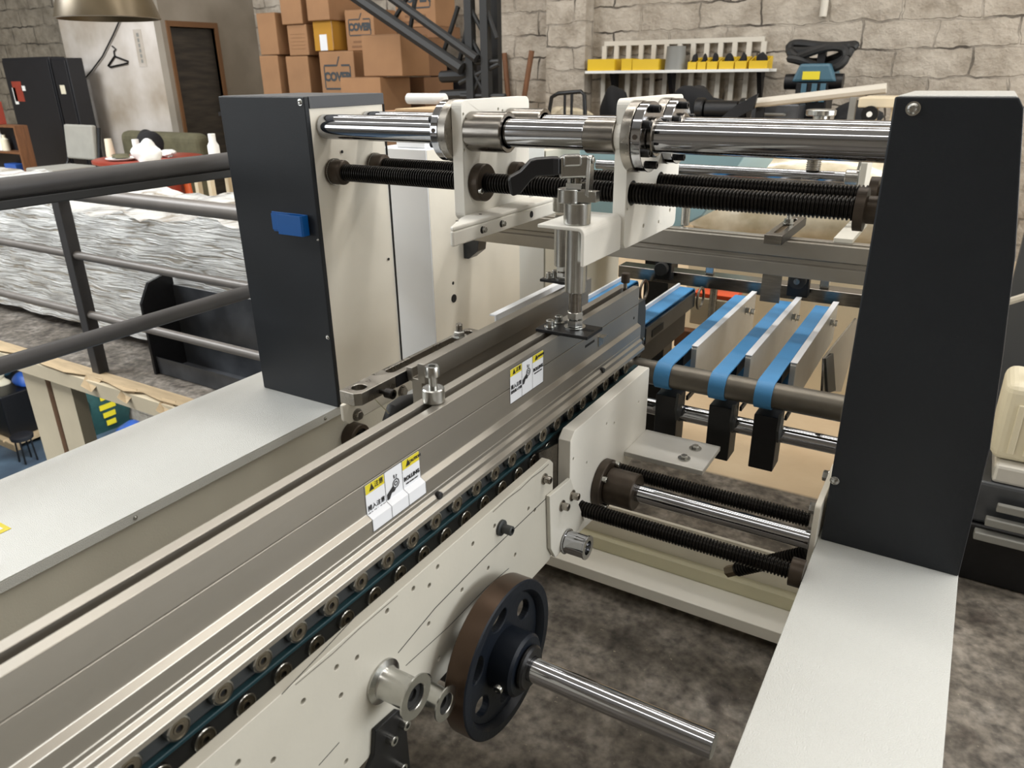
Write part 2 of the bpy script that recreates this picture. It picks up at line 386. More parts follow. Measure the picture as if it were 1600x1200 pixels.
# block of a partitioned room: white front, grey side with the door
PX, PY = -8.25, 6.02
struct(MB().box(-10.25, PX-.12, PY, PY+.12, 0, 5.6).build('wall_partition_front', 'plasterw'))
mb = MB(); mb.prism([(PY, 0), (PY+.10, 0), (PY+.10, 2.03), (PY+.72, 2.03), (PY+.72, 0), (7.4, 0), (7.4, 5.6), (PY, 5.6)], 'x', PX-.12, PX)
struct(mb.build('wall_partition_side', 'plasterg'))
struct(MB().box(-16, -10.25, PY+.3, PY+.45, 0, 5.6).build('wall_stone', 'brickd'))
d = MB().box(PX-.09, PX-.04, PY+.105, PY+.715, .01, 2.02).build('door_1', 'doorwood'); struct(d)
struct(MB().prism([(PY+.06, 0), (PY+.10, 0), (PY+.10, 2.03), (PY+.72, 2.03), (PY+.72, 0), (PY+.77, 0), (PY+.77, 2.09), (PY+.06, 2.09)], 'x', PX-.11, PX+.02).build('trim_1', 'doorframe'))
# painted pier standing proud of the back wall, and a painted conduit
struct(MB().box(-3.93, -3.5, 7.22, 7.4, 0, 5.6).build('wall_pier', 'brick'))
mb = MB(); mb.cyl((-1.36, 7.37, 0), 'z', 1.9, 5.6, .03); struct(mb.build('trim_2', 'conduit'))
# edge of the floor opening on the left: a cream fascia board with torn veneer
struct(MB().box(-9, -1.95, 2.02, 2.06, -.095, -.012).build('trim_3', 'beige'))
vb = MB(); x = -8.5
pts = [(-9, 2.36)]
rr = random.Random(4)
edge = []
while x < -2.0:
    edge.append((x, 2.02+rr.uniform(-.012, .03))); x += rr.uniform(.06, .2)
struct(MB().prism([(-1.96, 2.12), (-9, 2.12)]+[(-9, 2.03)]+edge+[(-1.96, 2.03)], 'z', 0, .004).build('trim_4', 'ply'))
fl = MB()
for x in (-3.95, -3.62, -3.30, -2.95, -5.1):
    w = rr.uniform(.10, .16)
    fl.add([(x, 2.045, .006), (x+w, 2.05, .006), (x+w*.7, 2.0, -.06), (x+w*.25, 1.985, -.03), (x, 2.045, .009), (x+w, 2.05, .009), (x+w*.7, 1.997, -.06), (x+w*.25, 1.982, -.03)], [(0, 1, 2, 3), (4, 5, 6, 7), (0, 1, 5, 4), (1, 2, 6, 5), (2, 3, 7, 6), (3, 0, 4, 7)])
struct(fl.build('trim_5', 'ply'))

# ================================================================== machine frame
XL, XR, YF = -1.225, -.112, 1.203
DZ = .75
def side_base(x0, x1, y0, y1, label, inner, lip):
    t = thing('machine_plinth', ((x0+x1)/2, (y0+y1)/2, 0), label, 'machine base')
    MB().box(x0+.012, x1-.012, y0, y1, .0, DZ-.004).build('base_body', 'cream2', t, .002)
    # folded sheet cover with a lip on both long sides
    mb = MB(); mb.box(x0, x1, y0, y1, DZ-.003, DZ)
    mb.box(x0, x0+.0015, y0, y1, DZ-lip, DZ-.003); mb.box(x1-.0015, x1, y0, y1, DZ-lip, DZ-.003)
    mb.build('cover_sheet', 'white', t, .0012)
    return t
LB = side_base(-1.58, -1.229, -.4, 1.46, 'long white sheet-metal machine base on the left, under the tower with the blue clip', 1, .022)
for y in (.66, 1.16):
    mb = MB(); hexbolt(mb, (-1.229, y, DZ-.012), 'x', .0032, .002, .0045, .0008); mb.build('lip_screw', 'zinc', LB)
p = at(18, 826, 'z', DZ)
s = MB().box(p.x-.085, p.x-.0, p.y-.15, p.y, DZ+.0002, DZ+.0008).build('warning_sticker', 'yellow', LB, label='yellow edged warning sticker')
MB().box(p.x-.081, p.x-.012, p.y-.14, p.y-.008, DZ+.0008, DZ+.0012).build('sticker_panel', 'sticker', s)
RB = side_base(-.116, .096, -.4, 1.46, 'white sheet-metal machine base on the right, running toward the viewer under the black tower', -1, .05)

def tower(outline, x_in, facing, label, lcol):
    """outline of the front, as (x, z)"""
    xs = [p[0] for p in outline]
    t = thing('machine_column', (sum(xs)/len(xs), 1.33, DZ), label, 'machine column')
    zx = [(z, x) for x, z in outline]
    cx = sum(xs)/len(xs)
    inner = [(z-(.004 if z > 1.3 else 0), x+(.003 if x < cx else -.003)) for z, x in zx]
    hole = []
    MB().prism(inner, 'y', YF+.012, 1.452).build('column_body', 'cream', t, .001)
    MB().prism(zx, 'y', YF, YF+.012).build('front_cover', 'dark', t, .0025)
    return t
LT = tower([(-1.485, DZ), (XL, DZ), (XL, 1.458), (-1.492, 1.458)], XL, 1, 'left machine tower with charcoal front, cream inner face and a blue clip on it', 'dark')
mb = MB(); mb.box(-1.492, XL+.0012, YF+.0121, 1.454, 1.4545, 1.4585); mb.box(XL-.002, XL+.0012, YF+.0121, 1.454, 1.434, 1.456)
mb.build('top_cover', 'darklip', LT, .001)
mb = MB(); mb.box(XL-.003, XL+.001, 1.4525, 1.4555, DZ, 1.434); mb.build('rear_seam', 'black', LT)
def coverscrew(p, t, r=.0055):
    mb = MB(); mb.lathe(p, 'y', [(0, r*1.25), (-.001, r*1.25), (-.001, r), (-.0025, r*.95), (-.004, r*.6), (-.0035, r*.35)], 16); mb.build('cover_screw', 'zinc', t)
coverscrew((-1.238, YF, 1.447), LT); coverscrew((-1.234, YF, .93), LT, .0045); coverscrew((-1.23, YF, 1.16), LT, .0025)
for y, z in ((1.43, 1.07), (1.30, 1.34)): MB().cyl((XL-.0004, y, z), 'x', 0, .001, .0035, 12).build('bolt_hole', 'hole', LT)
RT = tower([(XR, DZ), (.096, DZ), (.0935, .98), (.081, 1.12), (.066, 1.263), (.036, 1.45), (.028, 1.463), (XR-.003, 1.463)], XR, -1, 'black machine tower at the right, standing on the white base', 'dark')
MB().box(XR, .027, YF+.0121, 1.452, 1.4595, 1.4645).build('top_cover', 'white', RT, .002)
coverscrew((XR+.022, YF, 1.448), RT, .0075); coverscrew((XR+.006, YF, .868), RT, .006)
# blue clip hanging on the left tower
t = thing('blue_clip', (-1.30, YF, 1.19), 'blue folded plastic clip stuck to the charcoal front of the left tower', 'clip')
mb = MB(); mb.prism([(-1.365, YF), (-1.285, YF), (-1.252, YF-.002), (-1.252, YF-.02), (-1.255, YF-.023), (-1.327, YF-.024), (-1.327, YF-.021), (-1.258, YF-.019), (-1.258, YF-.004), (-1.365, YF-.003)], 'z', 1.168, 1.213)
mb.build('clip_body', 'bluetape', t, .0006)
MB().box(-1.366, -1.345, YF-.0045, YF-.003, 1.172, 1.209).build('clip_tongue', 'bluetape', t)

# ------------------------------------------------------------------ upper shafts and screws
BY, BYR, BZ, BR = 1.255, 1.395, 1.396, .0255
def shaft(y, label):
    mb = MB(); mb.cyl((0, y, BZ), 'x', XL+.0015, XR-.0005, BR, 48, .0005)
    return tag(mb.build('guide_shaft', 'chrome'), label, 'shaft')
shaft(BY, 'thick polished chrome guide shaft between the towers, the front one')
shaft(BYR, 'thick polished chrome guide shaft right behind the front one')
SY, SYR, SZ, SR = 1.268, 1.405, 1.300, .0185
def screw(y, label):
    t = thing('lead_screw', ((XL+XR)/2, y, SZ), label, 'threaded spindle')
    mb = MB(); mb.thread((0, y, SZ), 'x', XL+.034, XR-.0355, SR, .0062, .0032, 28); mb.build('thread', 'oxide', t)
    mb = MB(); mb.lathe((0, y, SZ), 'x', [(XL+.001, .029), (XL+.006, .029), (XL+.006, .0265), (XL+.03, .0265), (XL+.032, .025), (XL+.034, .022), (XL+.034, .012)], 32); mb.build('end_collar', 'bronze', t)
    mb = MB()
    for k in range(40):
        a = 2*PI*k/40; mb.box(XL+.006, XL+.0075, y+.0275*math.cos(a)-.0015, y+.0275*math.cos(a)+.0015, SZ+.0275*math.sin(a)-.0015, SZ+.0275*math.sin(a)+.0015)
    mb.build('toothed_ring', 'zinc', t)
    mb = MB(); mb.lathe((0, y, SZ), 'x', [(XR-.036, .012), (XR-.036, .033), (XR-.022, .033), (XR-.020, .021), (XR-.001, .021)], 32); mb.build('end_flange', 'bronze', t)
    return t
screw(SY, 'upper black threaded spindle just below the chrome shafts, front one')
screw(SYR, 'upper black threaded spindle just below the chrome shafts, rear one')

# ------------------------------------------------------------------ upper carrier plates
def rrect(y0, y1, z0, z1, r, n=5):
    p = []
    for cy, cz, a0 in ((y1-r, z1-r, 0), (y0+r, z1-r, 90), (y0+r, z0+r, 180), (y1-r, z0+r, 270)):
        p += [(cy+r*math.cos(math.radians(a0+90*k/n)), cz+r*math.sin(math.radians(a0+90*k/n))) for k in range(n+1)]
    return p
def flange_collar(y, x0, d, par, flat=True):
    """two split rings round the shaft; d = direction away from the plate"""
    r = .058
    mb = MB(); mb.tube((x0, y, BZ), 'x', *sorted((d*.0005, d*.018)), r, BR+.0004, 48); mb.build('clamp_ring', 'steel', par)
    mb = MB(); mb.tube((x0, y, BZ), 'x', *sorted((d*.019, d*.036)), r-.001, BR+.0004, 48)
    c = mb.build('clamp_ring', 'chrome', par)
    mb = MB(); mb.tube((x0, y, BZ), 'x', *sorted((d*.0365, d*.046)), BR+.007, BR+.0004, 40, .002); mb.build('wiper_ring', 'turned', par)
    for k in range(6):
        mb = MB(); a = PI/6+k*PI/3; p = (x0+d*.036, y+.045*math.cos(a), BZ+.045*math.sin(a))
        mb.lathe(p, 'x', [(0, .0065), (d*.0105, .0065), (d*.0115, .0055), (d*.0115, .003), (d*.006, .003)], 14)
        mb.build('cap_screw', 'black', par)
    mb = MB(); mb.cyl((x0+d*.0275, y-(r-.0009), BZ+.004), 'y', -.0008, .001, .0042, 14); mb.build('set_screw_hole', 'bronze', par)
# right plate
xa, xb = -.539, -.515
UR = thing('carrier_plate', (xb, 1.37, 1.205), 'right upper carrier plate on the chrome shafts, with ring collars on its right face', 'carrier plate')
holes = [(y, BZ, BR+.0012) for y in (BY, BYR)]+[(y, SZ, SR+.003) for y in (SY, SYR)]+[(1.33, 1.232, .004), (1.41, 1.226, .0035), (1.47, 1.24, .004), (1.248, 1.275, .0025)]
MB().prism(rrect(1.238, 1.506, 1.205, 1.457, .014), 'x', xa, xb, holes, 24).build('plate', 'carrier', UR, .0012)
for y in (BY, BYR):
    flange_collar(y, xb, 1, UR)
    mb = MB(); mb.tube((0, y, BZ), 'x', xa-.058, xa-.0003, .0305, BR+.0004, 48); mb.build('sleeve', 'turned', UR)
# left plate
xc, xd = -.866, -.843
UL = thing('carrier_plate', (xc, 1.35, 1.245), 'left upper carrier plate on the chrome shafts, with wide steel sleeves', 'carrier plate')
holes = [(y, BZ, BR+.0012) for y in (BY, BYR)]+[(y, SZ, SR+.001) for y in (SY, SYR)]
for y in (BY, BYR): holes += [(y+.043*math.cos(a), BZ+.043*math.sin(a), .0028) for a in (PI*.27, PI*.73, PI*1.27, PI*1.73)]
holes += [(1.335, 1.275, .003), (1.35, 1.432, .003)]
MB().prism(rrect(1.22, 1.474, 1.232, 1.453, .014), 'x', xc, xd, holes, 24).build('plate', 'carrier', UL, .0012)
for y in (BY, BYR):
    flange_collar(y, xc, -1, UL)
    mb = MB(); mb.tube((0, y, BZ), 'x', xd+.0003, xd+.082, .0365, BR+.0035, 48, .0015); mb.build('sleeve', 'turned', UL)
    mb = MB(); mb.tube((0, SY if y == BY else SYR, SZ), 'x', xd+.0003, xd+.022, .036 if y == BY else .026, SR+.0006, 40, .002)
    mb.build('spindle_nut', 'bronze', UL)
mb = MB(); capscrew(mb, (xd+.0225, SY-.0265, SZ-.012), 'x', .006, .006); mb.build('cap_screw', 'zinc', UL)
# angle bracket under the left plate, running toward the viewer
t = thing('angle_bracket', (-.815, 1.28, 1.2), 'cream angle bracket with bolts, fixed under the left upper carrier plate', 'bracket')
mb = MB(); mb.prism([(-.799, 1.108), (-.79, 1.105), (-.79, 1.50), (-.842, 1.50), (-.842, 1.222), (-.836, 1.195)], 'z', 1.235, 1.243); mb.box(-.798, -.79, 1.105, 1.50, 1.207, 1.2349); mb.build('angle', 'carrier', t, .003, seg=3)
for y in (1.20, 1.27, 1.39): MB().cyl((-.79, y, 1.222), 'x', 0, .0006, .007, 14).build('slot_hole', 'hole', t)
for y in (1.203, 1.273):
    mb = MB(); hexbolt(mb, (-.7894, y, 1.222), 'x', .0055, .005, .0062); mb.build('hex_bolt', 'zinc', t)
for y in (1.16, 1.24): MB().cyl((-.82, y, 1.243), 'z', 0, .0004, .003, 10).build('screw_hole', 'hole', t)

# ------------------------------------------------------------------ toggle clamps
def clamp(cx, cy, zb, label, zfoot, handle=True):
    """cx, cy: the plunger; zb: top of the bracket it is mounted on"""
    t = thing('toggle_clamp', (cx, cy, zfoot), label, 'toggle clamp')
    mb = MB(); mb.cyl((cx, cy, 0), 'z', zb-.115, zb-.0065, .0185, 32, .0012); mb.build('guide_barrel', 'zinc', t)
    mb = MB(); mb.cyl((cx, cy, 0), 'z', zb+.0002, zb+.035, .0225, 32, .001); mb.build('clamp_collar', 'zinc', t)
    mb = MB(); mb.cyl((cx, cy, 0), 'z', zb-.155, zb-.1155, .0115, 24, .001); mb.build('plunger', 'turned', t)
    mb = MB(); mb.thread((cx, cy, 0), 'z', zfoot+.0067, zb-.1555, .0092, .003, .0012, 20); mb.build('threaded_stud', 'zinc', t)
    for z0 in (zfoot+.0085, zfoot+.0225):
        mb = MB(); mb.lathe((cx, cy, 0), 'z', [(z0, .0125), (z0+.001, .0145), (z0+.0115, .0145), (z0+.0125, .0125)], 6, smooth=False); mb.build('hex_nut', 'zinc', t)
    mb = MB(); mb.lathe((cx, cy, 0), 'z', [(zfoot+.0065, .019), (zfoot+.0082, .019)], 28); mb.build('washer', 'zinc', t)
    if not handle: return t
    # body above the collar: lug, two links, lever and the black grip pointing away to the left
    def fr(a, b, c): return (cx+a, cy+b, zb+c)
    mb = MB(); mb.lathe(fr(-.012, -.006, .035), 'z', [(.0003, .019), (.0008, .0195), (.021, .0195), (.022, .0185)], 28)
    mb.prism([(cx-.012, cy-.019), (cx+.034, cy-.004), (cx+.034, cy+.012), (cx-.006, cy+.015)], 'z', zb+.037, zb+.054)
    mb.box(cx-.016, cx+.012, cy-.012, cy+.012, zb+.057, zb+.066)
    mb.build('lug', 'zinc', t, .002)
    def link(x, name, m='zinc'):
        a, b = fr(x, .002, .05), fr(x-.004, .004, .10)
        mb = MB(); pts = []
        for k in range(9): an = PI+PI*k/8; pts.append((b[1]*0+cy+.0+.0095*math.cos(an), zb+.05+.0095*math.sin(an)))
        for k in range(9): an = PI*k/8; pts.append((cy+.004+.0085*math.cos(an), zb+.101+.0085*math.sin(an)))
        mb.prism(pts, 'x', cx+x, cx+x+.006); mb.cyl((cx+x+.006, cy+.004, zb+.101), 'x', 0, .003, .005, 14); mb.cyl((cx+x+.006, cy, zb+.05), 'x', 0, .003, .005, 14)
        mb.build(name, m, t, .001)
    link(.017, 'link'); link(-.016, 'link')
    mb = MB(); mb.cyl((cx-.002, cy+.002, 0), 'z', zb+.063, zb+.080, .0065, 18); mb.build('pivot_post', 'steel', t)
    # lever: folded plate at the top
    d = Vector((-.84, -.54, -.02)).normalized() if handle else Vector((-.5, .8, 0)).normalized(); s = Vector((-d.y, d.x, 0)).normalized(); u = Vector((0, 0, 1))
    o = Vector(fr(.004, .002, .092))
    def bx(mb, a0, a1, w, z0, z1, o=o):
        vs = [o+d*a+s*b+u*c for a in (a0, a1) for b in (-w, w) for c in (z0, z1)]
        mb.add(vs, [(0, 1, 3, 2), (4, 6, 7, 5), (0, 4, 5, 1), (2, 3, 7, 6), (0, 2, 6, 4), (1, 5, 7, 3)])
    mb = MB(); bx(mb, -.012, .035, .012, -.018, .016); bx(mb, .0, .03, .0145, .0, .018); mb.build('lever', 'zinc', t, .004, seg=3)
    # grip with a bent flattened tip
    secs = [(.0352, .014, -.011, .015), (.046, .016, -.012, .0155), (.072, .016, -.012, .0145), (.082, .016, -.019, .012), (.098, .015, -.038, -.004), (.110, .014, -.042, -.012), (.114, .011, -.039, -.017)]
    vs = []; fs = []
    for a, w, z0, z1 in secs:
        for b, c in ((-w, z0), (w, z0), (w, z1), (-w, z1)): vs.append(o+d*(a+(.004 if c == z1 and a > .1 else 0))+s*b+u*c)
    for i in range(len(secs)-1):
        for k in range(4): fs.append((i*4+k, i*4+(k+1) % 4, i*4+4+(k+1) % 4, i*4+4+k))
    fs += [(3, 2, 1, 0), tuple(len(vs)-4+k for k in range(4))]
    MB().add(vs, fs).build('grip', 'plastic', t, .0035, seg=3)
    return t
RZ = 1.083       # top of the conveyor rails
CX, CY, CZ = -.549, 1.118, 1.268
clamp(CX, CY, CZ, 'shiny toggle clamp with black grip, its plunger standing on the front rail', RZ)
# its folded bracket
t = thing('clamp_bracket', (-.55, 1.17, 1.2), 'cream folded bracket holding the toggle clamp in front of the right carrier plate', 'bracket')
outer = [(CZ, -.606)]+[(CZ-.012+.012*math.sin(PI/2*(1-k/6)), -.532+.012*math.cos(PI/2*(1-k/6))) for k in range(7)]+[(1.205, -.520)]
inner = [(1.205, -.526)]+[(CZ-.012+.006*math.sin(PI/2*k/6), -.532+.006*math.cos(PI/2*k/6)) for k in range(7)]+[(CZ-.006, -.606)]
MB().prism(outer+inner, 'y', 1.086, 1.236).build('folded_plate', 'carrier', t, .0015)

# foot plates
def foot(cx, cy, z, dx, dy, label, slot=1):
    t = thing('foot_plate', (cx, cy, z), label, 'foot plate')
    MB().box(cx-dx, cx+dx, cy-dy, cy+dy, z+.0004, z+.0064).build('plate', 'black', t, .001)
    for x, y in ((cx-dx*.62, cy-dy*.42), (cx-dx*.58, cy+dy*.5)):
        mb = MB(); mb.cyl((x, y, 0), 'z', z+.0065, z+.008, .0105, 24); mb.build('washer', 'zinc', t)
        mb = MB(); capscrew(mb, (x, y, z+.008), 'z', .0072, .011); mb.build('cap_screw', 'zinc', t)
    mb = MB(); mb.prism([(cx+dx*.70+.005*math.cos(a)+(.006 if math.cos(a) > 0 else -.006), cy+.004+.005*math.sin(a)) for a in [2*PI*k/16 for k in range(16)]], 'z', z+.0064, z+.0067); mb.build('slot', 'hole', t)
    return t
foot(-.556, 1.110, RZ, .0495, .031, 'black steel foot plate under the front toggle clamp, on top of the front rail')

# ------------------------------------------------------------------ conveyor rails
def rail_profile(xr, w=.042):
    """(z, x) outline of the aluminium profile with its T slot; xr = upper right edge"""
    r = [(RZ, xr-.014), (RZ, xr), (1.0459, xr), (1.0458, xr-.004), (1.0448, xr-.004), (1.0447, xr), (1.003, xr), (.998, xr+.008), (.9775, xr+.008), (.9765, xr+.007), (.9755, xr+.008), (.969, xr+.008), (.9655, xr+.0125), (.958, xr+.0125), (.953, xr+.019), (.946, xr+.019), (.946, xr-.01)]
    l = [(.946, xr-w), (RZ, xr-w), (RZ, xr-w+.014), (RZ-.022, xr-w+.014), (RZ-.022, xr-.014)]
    return r+l
R1 = -.560
RAIL = thing('conveyor_rail', (R1-.02, .7, .86), 'long front aluminium conveyor rail with two warning stickers and a row of bearings', 'conveyor rail')
MB().prism(rail_profile(R1), 'y', -.25, 1.443).build('aluminium_profile', 'alu', RAIL, .0006, seg=1)
# strip that carries the bearings
mb = MB(); mb.box(R1-.030, R1-.0022, -.25, 1.40, .855, .9458); mb.build('bearing_strip', 'rollerstrip', RAIL, .001)
bp = [(0, .0040), (0, .0062), (-.001, .0066), (-.001, .0104), (0, .0108), (0, .0124), (-.0008, .0131), (-.0088, .0131), (-.0096, .0124), (-.0096, .004)]
bmesh_b = None
def bearing(y, z, x):
    global bmesh_b
    if bmesh_b is None:
        m1 = MB(); m1.lathe((0, 0, 0), 'x', [(0, .0108), (0, .0124), (-.0008, .0131), (-.0088, .0131), (-.0096, .0124), (-.0096, .0108)], 32, closed=True)
        m2 = MB(); m2.lathe((0, 0, 0), 'x', [(-.0008, .0064), (-.0008, .0107), (-.005, .0107), (-.005, .0064)], 28, closed=True)
        m2.lathe((0, 0, 0), 'x', [(.0002, .0041), (.0002, .0062), (-.0006, .0063), (-.009, .0063), (-.009, .0041)], 28, closed=True)
        m3 = MB(); m3.cyl((0, 0, 0), 'x', -.0098, -.002, .0040, 16)
        bmesh_b = [q.mesh(n) for q, n in ((m1, 'bearing'), (m2, 'bearing_shield'), (m3, 'bearing_pin'))]
        for me, k in zip(bmesh_b, ('zinc', 'seal', 'black')): me.materials.append(M[k])
    o = bpy.data.objects.new('bearing', bmesh_b[0]); COL.objects.link(o); o.parent = RAIL; o.location = Vector((x, y, z))-RAIL.location
    for me, n in zip(bmesh_b[1:], ('bearing_shield', 'bearing_pin')):
        c = bpy.data.objects.new(n, me); COL.objects.link(c); c.parent = o
for k in range(-4, 22): bearing(.2905+.05155*k, .9255, R1+.008)
for k in range(-4, 22): bearing(.316+.05155*k, .884, R1+.004)
# stickers on the rail: three columns, bent over the ridge
def sticker(y0, y1, z0, z1, ridge, big):
    w = y1-y0; e = .0005
    def face(mb, ya, yb, za, zb, off):
        zs = [za]+([z for z in (.998, 1.003) if za < z < zb])+[zb]
        def X(z): return R1+(off+e)+(0 if z >= 1.003 else (.008 if z <= .998 else .008*(1.003-z)/.005))
        vs = [(X(z), y, z) for z in zs for y in (ya, yb)]
        mb.add(vs, [(2*i, 2*i+1, 2*i+3, 2*i+2) for i in range(len(zs)-1)])
        n = len(mb.v)
    def pan(name, m, ya, yb, za, zb, par, off):
        mb = MB(); face(mb, ya, yb, za, zb, off); o = mb.build(name, m, par)
        sm = o.modifiers.new('thick', 'SOLIDIFY'); sm.thickness = .0002; sm.offset = 0
        return o
    s = pan('warning_sticker', 'sticker', y0, y1, z0, z1, RAIL, 0)
    R, U = (0, 1, 0), (0, 0, 1)
    c = [y0+w*.0, y0+w*.34, y0+w*.66, y1]
    zt = z1-(z1-z0)*.22
    pan('yellow_header', 'yellow', c[0]+.001, c[1]-.001, zt, z1-.001, s, .0003); pan('yellow_header', 'yellow', c[2]+.001, c[3]-.001, zt, z1-.001, s, .0003)
    mb = MB()
    for q in c: face(mb, max(y0, q-.0004), min(y1, q+.0004), z0, z1, .0003)
    for q in (z0, z1): face(mb, y0, y1, q-.0004, q+.0004, .0003)
    mb.build('border_lines', 'ink', s)
    xo = R1+.0012; zm = (zt+z1)/2; th = (z1-zt)
    for q in (c[0], c[2]):
        a = q+w*.07; MB().prism([(a, zm-th*.33), (a+w*.085, zm-th*.33), (a+w*.0425, zm+th*.36)], 'x', xo-.0003, xo).build('warning_triangle', 'ink', s)
    text('注意', th*.62, (xo, c[0]+w*.235, zm), R, U, 'ink', s)
    text('CAUTION', th*.40, (xo, c[2]+w*.245, zm-.0005), R, U, 'ink', s, bold=.0002)
    H = zt-z0
    zl = max(1.006, z0+H*.3)
    text('捲入注意', w*.075, (xo, (c[0]+c[1])/2, zt-H*.42), R, U, 'ink', s)
    text('避免捲入手部', w*.052, (xo, (c[0]+c[1])/2, zt-H*.60), R, U, 'ink', s)
    text('ROLLING', w*.072, (xo, (c[2]+c[3])/2, zt-H*.30), R, U, 'ink', s, bold=.0003)
    text('KEEP HANDS AWAY', w*.026, (xo, (c[2]+c[3])/2, zt-H*.45), R, U, 'ink', s)
    # hand caught in a roller
    m = (c[1]+c[2])/2; zc = zt-H*.22; k = w*.062
    mb = MB(); mb.tube((0, m+k*.5, zc), 'x', xo-.0003, xo, k, k*.78, 24, .00005); mb.tube((0, m+k*.5, zc), 'x', xo-.0003, xo, k*.5, k*.3, 20, .00005)
    mb.prism([(c[1]+.002, zc-k*2.4), (c[1]+.002, zc-k*1.2), (m-k*.5, zc-k*.2), (m-k*.2, zc-k*.8), (m+k*.4, zc-k*1.1), (m-k*.2, zc-k*1.5), (m-k*.9, zc-k*1.4), (m-k*1.6, zc-k*2.4)], 'x', xo-.0003, xo)
    mb.prism([(m-k*.1, zc+k*2.0), (m+k*.2, zc+k*2.0), (m+k*.25, zc+k*1.3), (m, zc+k*1.2)], 'x', xo-.0003, xo)
    mb.prism([(m+k*.7, zc+k*1.9), (m+k*1.0, zc+k*1.7), (m+k*.6, zc+k*1.25), (m+k*1.1, zc+k*1.1), (m+k*.5, zc+k*1.1)], 'x', xo-.0003, xo)
    mb.build('pictogram', 'ink', s)
sticker(.577, .684, .981, 1.0435, True, True)
sticker(.916, 1.023, 1.0185, 1.0765, False, False)
for y, z in ((.707, .966), (1.241, .966)):
    MB().lathe((R1+.0125, y, z), 'x', [(-.004, .0055), (.002, .0055), (.0035, .004), (.0035, .002)], 16).build('plug_screw', 'rubber', RAIL)
MB().box(R1-.0005, R1+.0006, 1.185, 1.225, 1.0275, 1.032).build('side_slot', 'hole', RAIL)
MB().cyl((R1-.0005, 1.42, 1.02), 'x', 0, .001, .003, 12).build('side_hole', 'hole', RAIL)
mb = MB(); mb.box(R1+.0003, R1+.0015, 1.243, 1.262, 1.012, 1.03); mb.box(R1+.0003, R1+.011, 1.243, 1.262, 1.03, 1.0315); mb.build('clip_tab', 'zinc', RAIL)
# dark belt between the two rows of bearings
tag(MB().box(R1-.0018, R1+.006, -.25, 1.44, .9035, .9090).build('drive_belt', 'tealbelt', None, .001), 'dark teal drive belt squeezed between the two rows of bearings of the front rail', 'belt')
# far end of the rail: grey cheek plate
t = thing('end_cheek', (R1, 1.48, .93), 'grey notched cheek plate on the far end of the front rail', 'end plate')
MB().prism([(1.4435, .925), (1.472, .915), (1.492, .93), (1.497, .965), (1.494, 1.02), (1.485, 1.045), (1.4435, 1.045)], 'x', R1-.014, R1-.002).build('cheek', 'rollerstrip', t, .002)
mb = MB(); hexbolt(mb, (R1-.002, 1.482, .955), 'x', .004, .003, .005); mb.build('hex_bolt', 'zinc', t)

R2 = -.679
t = thing('conveyor_rail', (R2-.02, 1.1, .94), 'rear aluminium conveyor rail, starting beside the slotted steel arm', 'conveyor rail')
p = [(RZ, R2-.013), (RZ, R2), (1.050, R2), (1.050, R2-.006), (.945, R2-.006), (.945, R2-.026), (1.050, R2-.026), (1.050, R2-.034), (RZ-.01, R2-.036), (RZ-.01, R2-.024), (1.056, R2-.024), (1.056, R2-.013)]
MB().prism(p, 'y', .856, 1.46).build('aluminium_profile', 'alu', t, .0008, seg=1)

# slotted arm lying beside the rear rail
t = thing('slotted_steel_bar', (-.735, .9, 1.05), 'black and bright steel slotted arm with a hexagon nut, lying beside the rear rail', 'arm')
ax0, ax1 = -.752, -.7155
ho = []
pts = [(ax0, .744), (ax0, 1.076), (ax0+.005, 1.082), (ax1, 1.082), (ax1, .752), (ax1-.008, .744)]
slot = [(-.7365+.0085*math.cos(a), (1.062 if math.sin(a) > 0 else .845)+.0085*math.sin(a)) for a in [2*PI*k/20 for k in range(20)]]
def plate_loops(mb, ax, loops, t0, t1):
    bm = bmesh.new(); i = 'xyz'.index(ax); ed = []
    for q in loops:
        vv = []
        for a, b in q:
            p = [0, 0, 0]; p[i] = t0; p[(i+1) % 3] = a; p[(i+2) % 3] = b; vv.append(bm.verts.new(p))
        ed += [bm.edges.new((vv[k], vv[(k+1) % len(vv)])) for k in range(len(vv))]
    bmesh.ops.triangle_fill(bm, use_beauty=True, use_dissolve=False, edges=ed)
    r = bmesh.ops.extrude_face_region(bm, geom=list(bm.faces)); d = [0, 0, 0]; d[i] = t1-t0
    bmesh.ops.translate(bm, vec=d, verts=[g for g in r['geom'] if isinstance(g, bmesh.types.BMVert)])
    bmesh.ops.recalc_face_normals(bm, faces=bm.faces); bm.verts.index_update()
    mb.add([v.co.copy() for v in bm.verts], [[v.index for v in f.verts] for f in bm.faces]); bm.free(); return mb
hole = [(-.7345+.0115*math.cos(2*PI*k/20), .768+.0115*math.sin(2*PI*k/20)) for k in range(20)]
plate_loops(MB(), 'z', [pts, slot, hole], 1.046, 1.066).build('bar', 'steel', t, .0008)
MB().box(ax1+.0002, ax1+.0008, .83, 1.081, 1.0465, 1.0655).build('blackened_side', 'black', t)
mb = MB(); mb.cyl((-.734, 1.032, 0), 'z', 1.0662, 1.068, .0145, 24); mb.lathe((-.734, 1.032, 0), 'z', [(1.068, .0105), (1.0765, .0105), (1.078, .009)], 6, smooth=False); mb.build('hex_nut', 'zinc', t)
mb = MB(); mb.thread((-.734, 1.032, 0), 'z', 1.078, 1.091, .006, .002, .0008, 16); mb.build('stud', 'steel', t)
mb = MB(); mb.cyl((ax1, .793, 1.054), 'x', .0004, .012, .004, 16); mb.lathe((ax1+.012, .793, 1.054), 'x', [(0, .0078), (.013, .0078), (.014, .007), (.014, .004), (.007, .0035)], 20); mb.build('cap_screw', 'oxide', t)

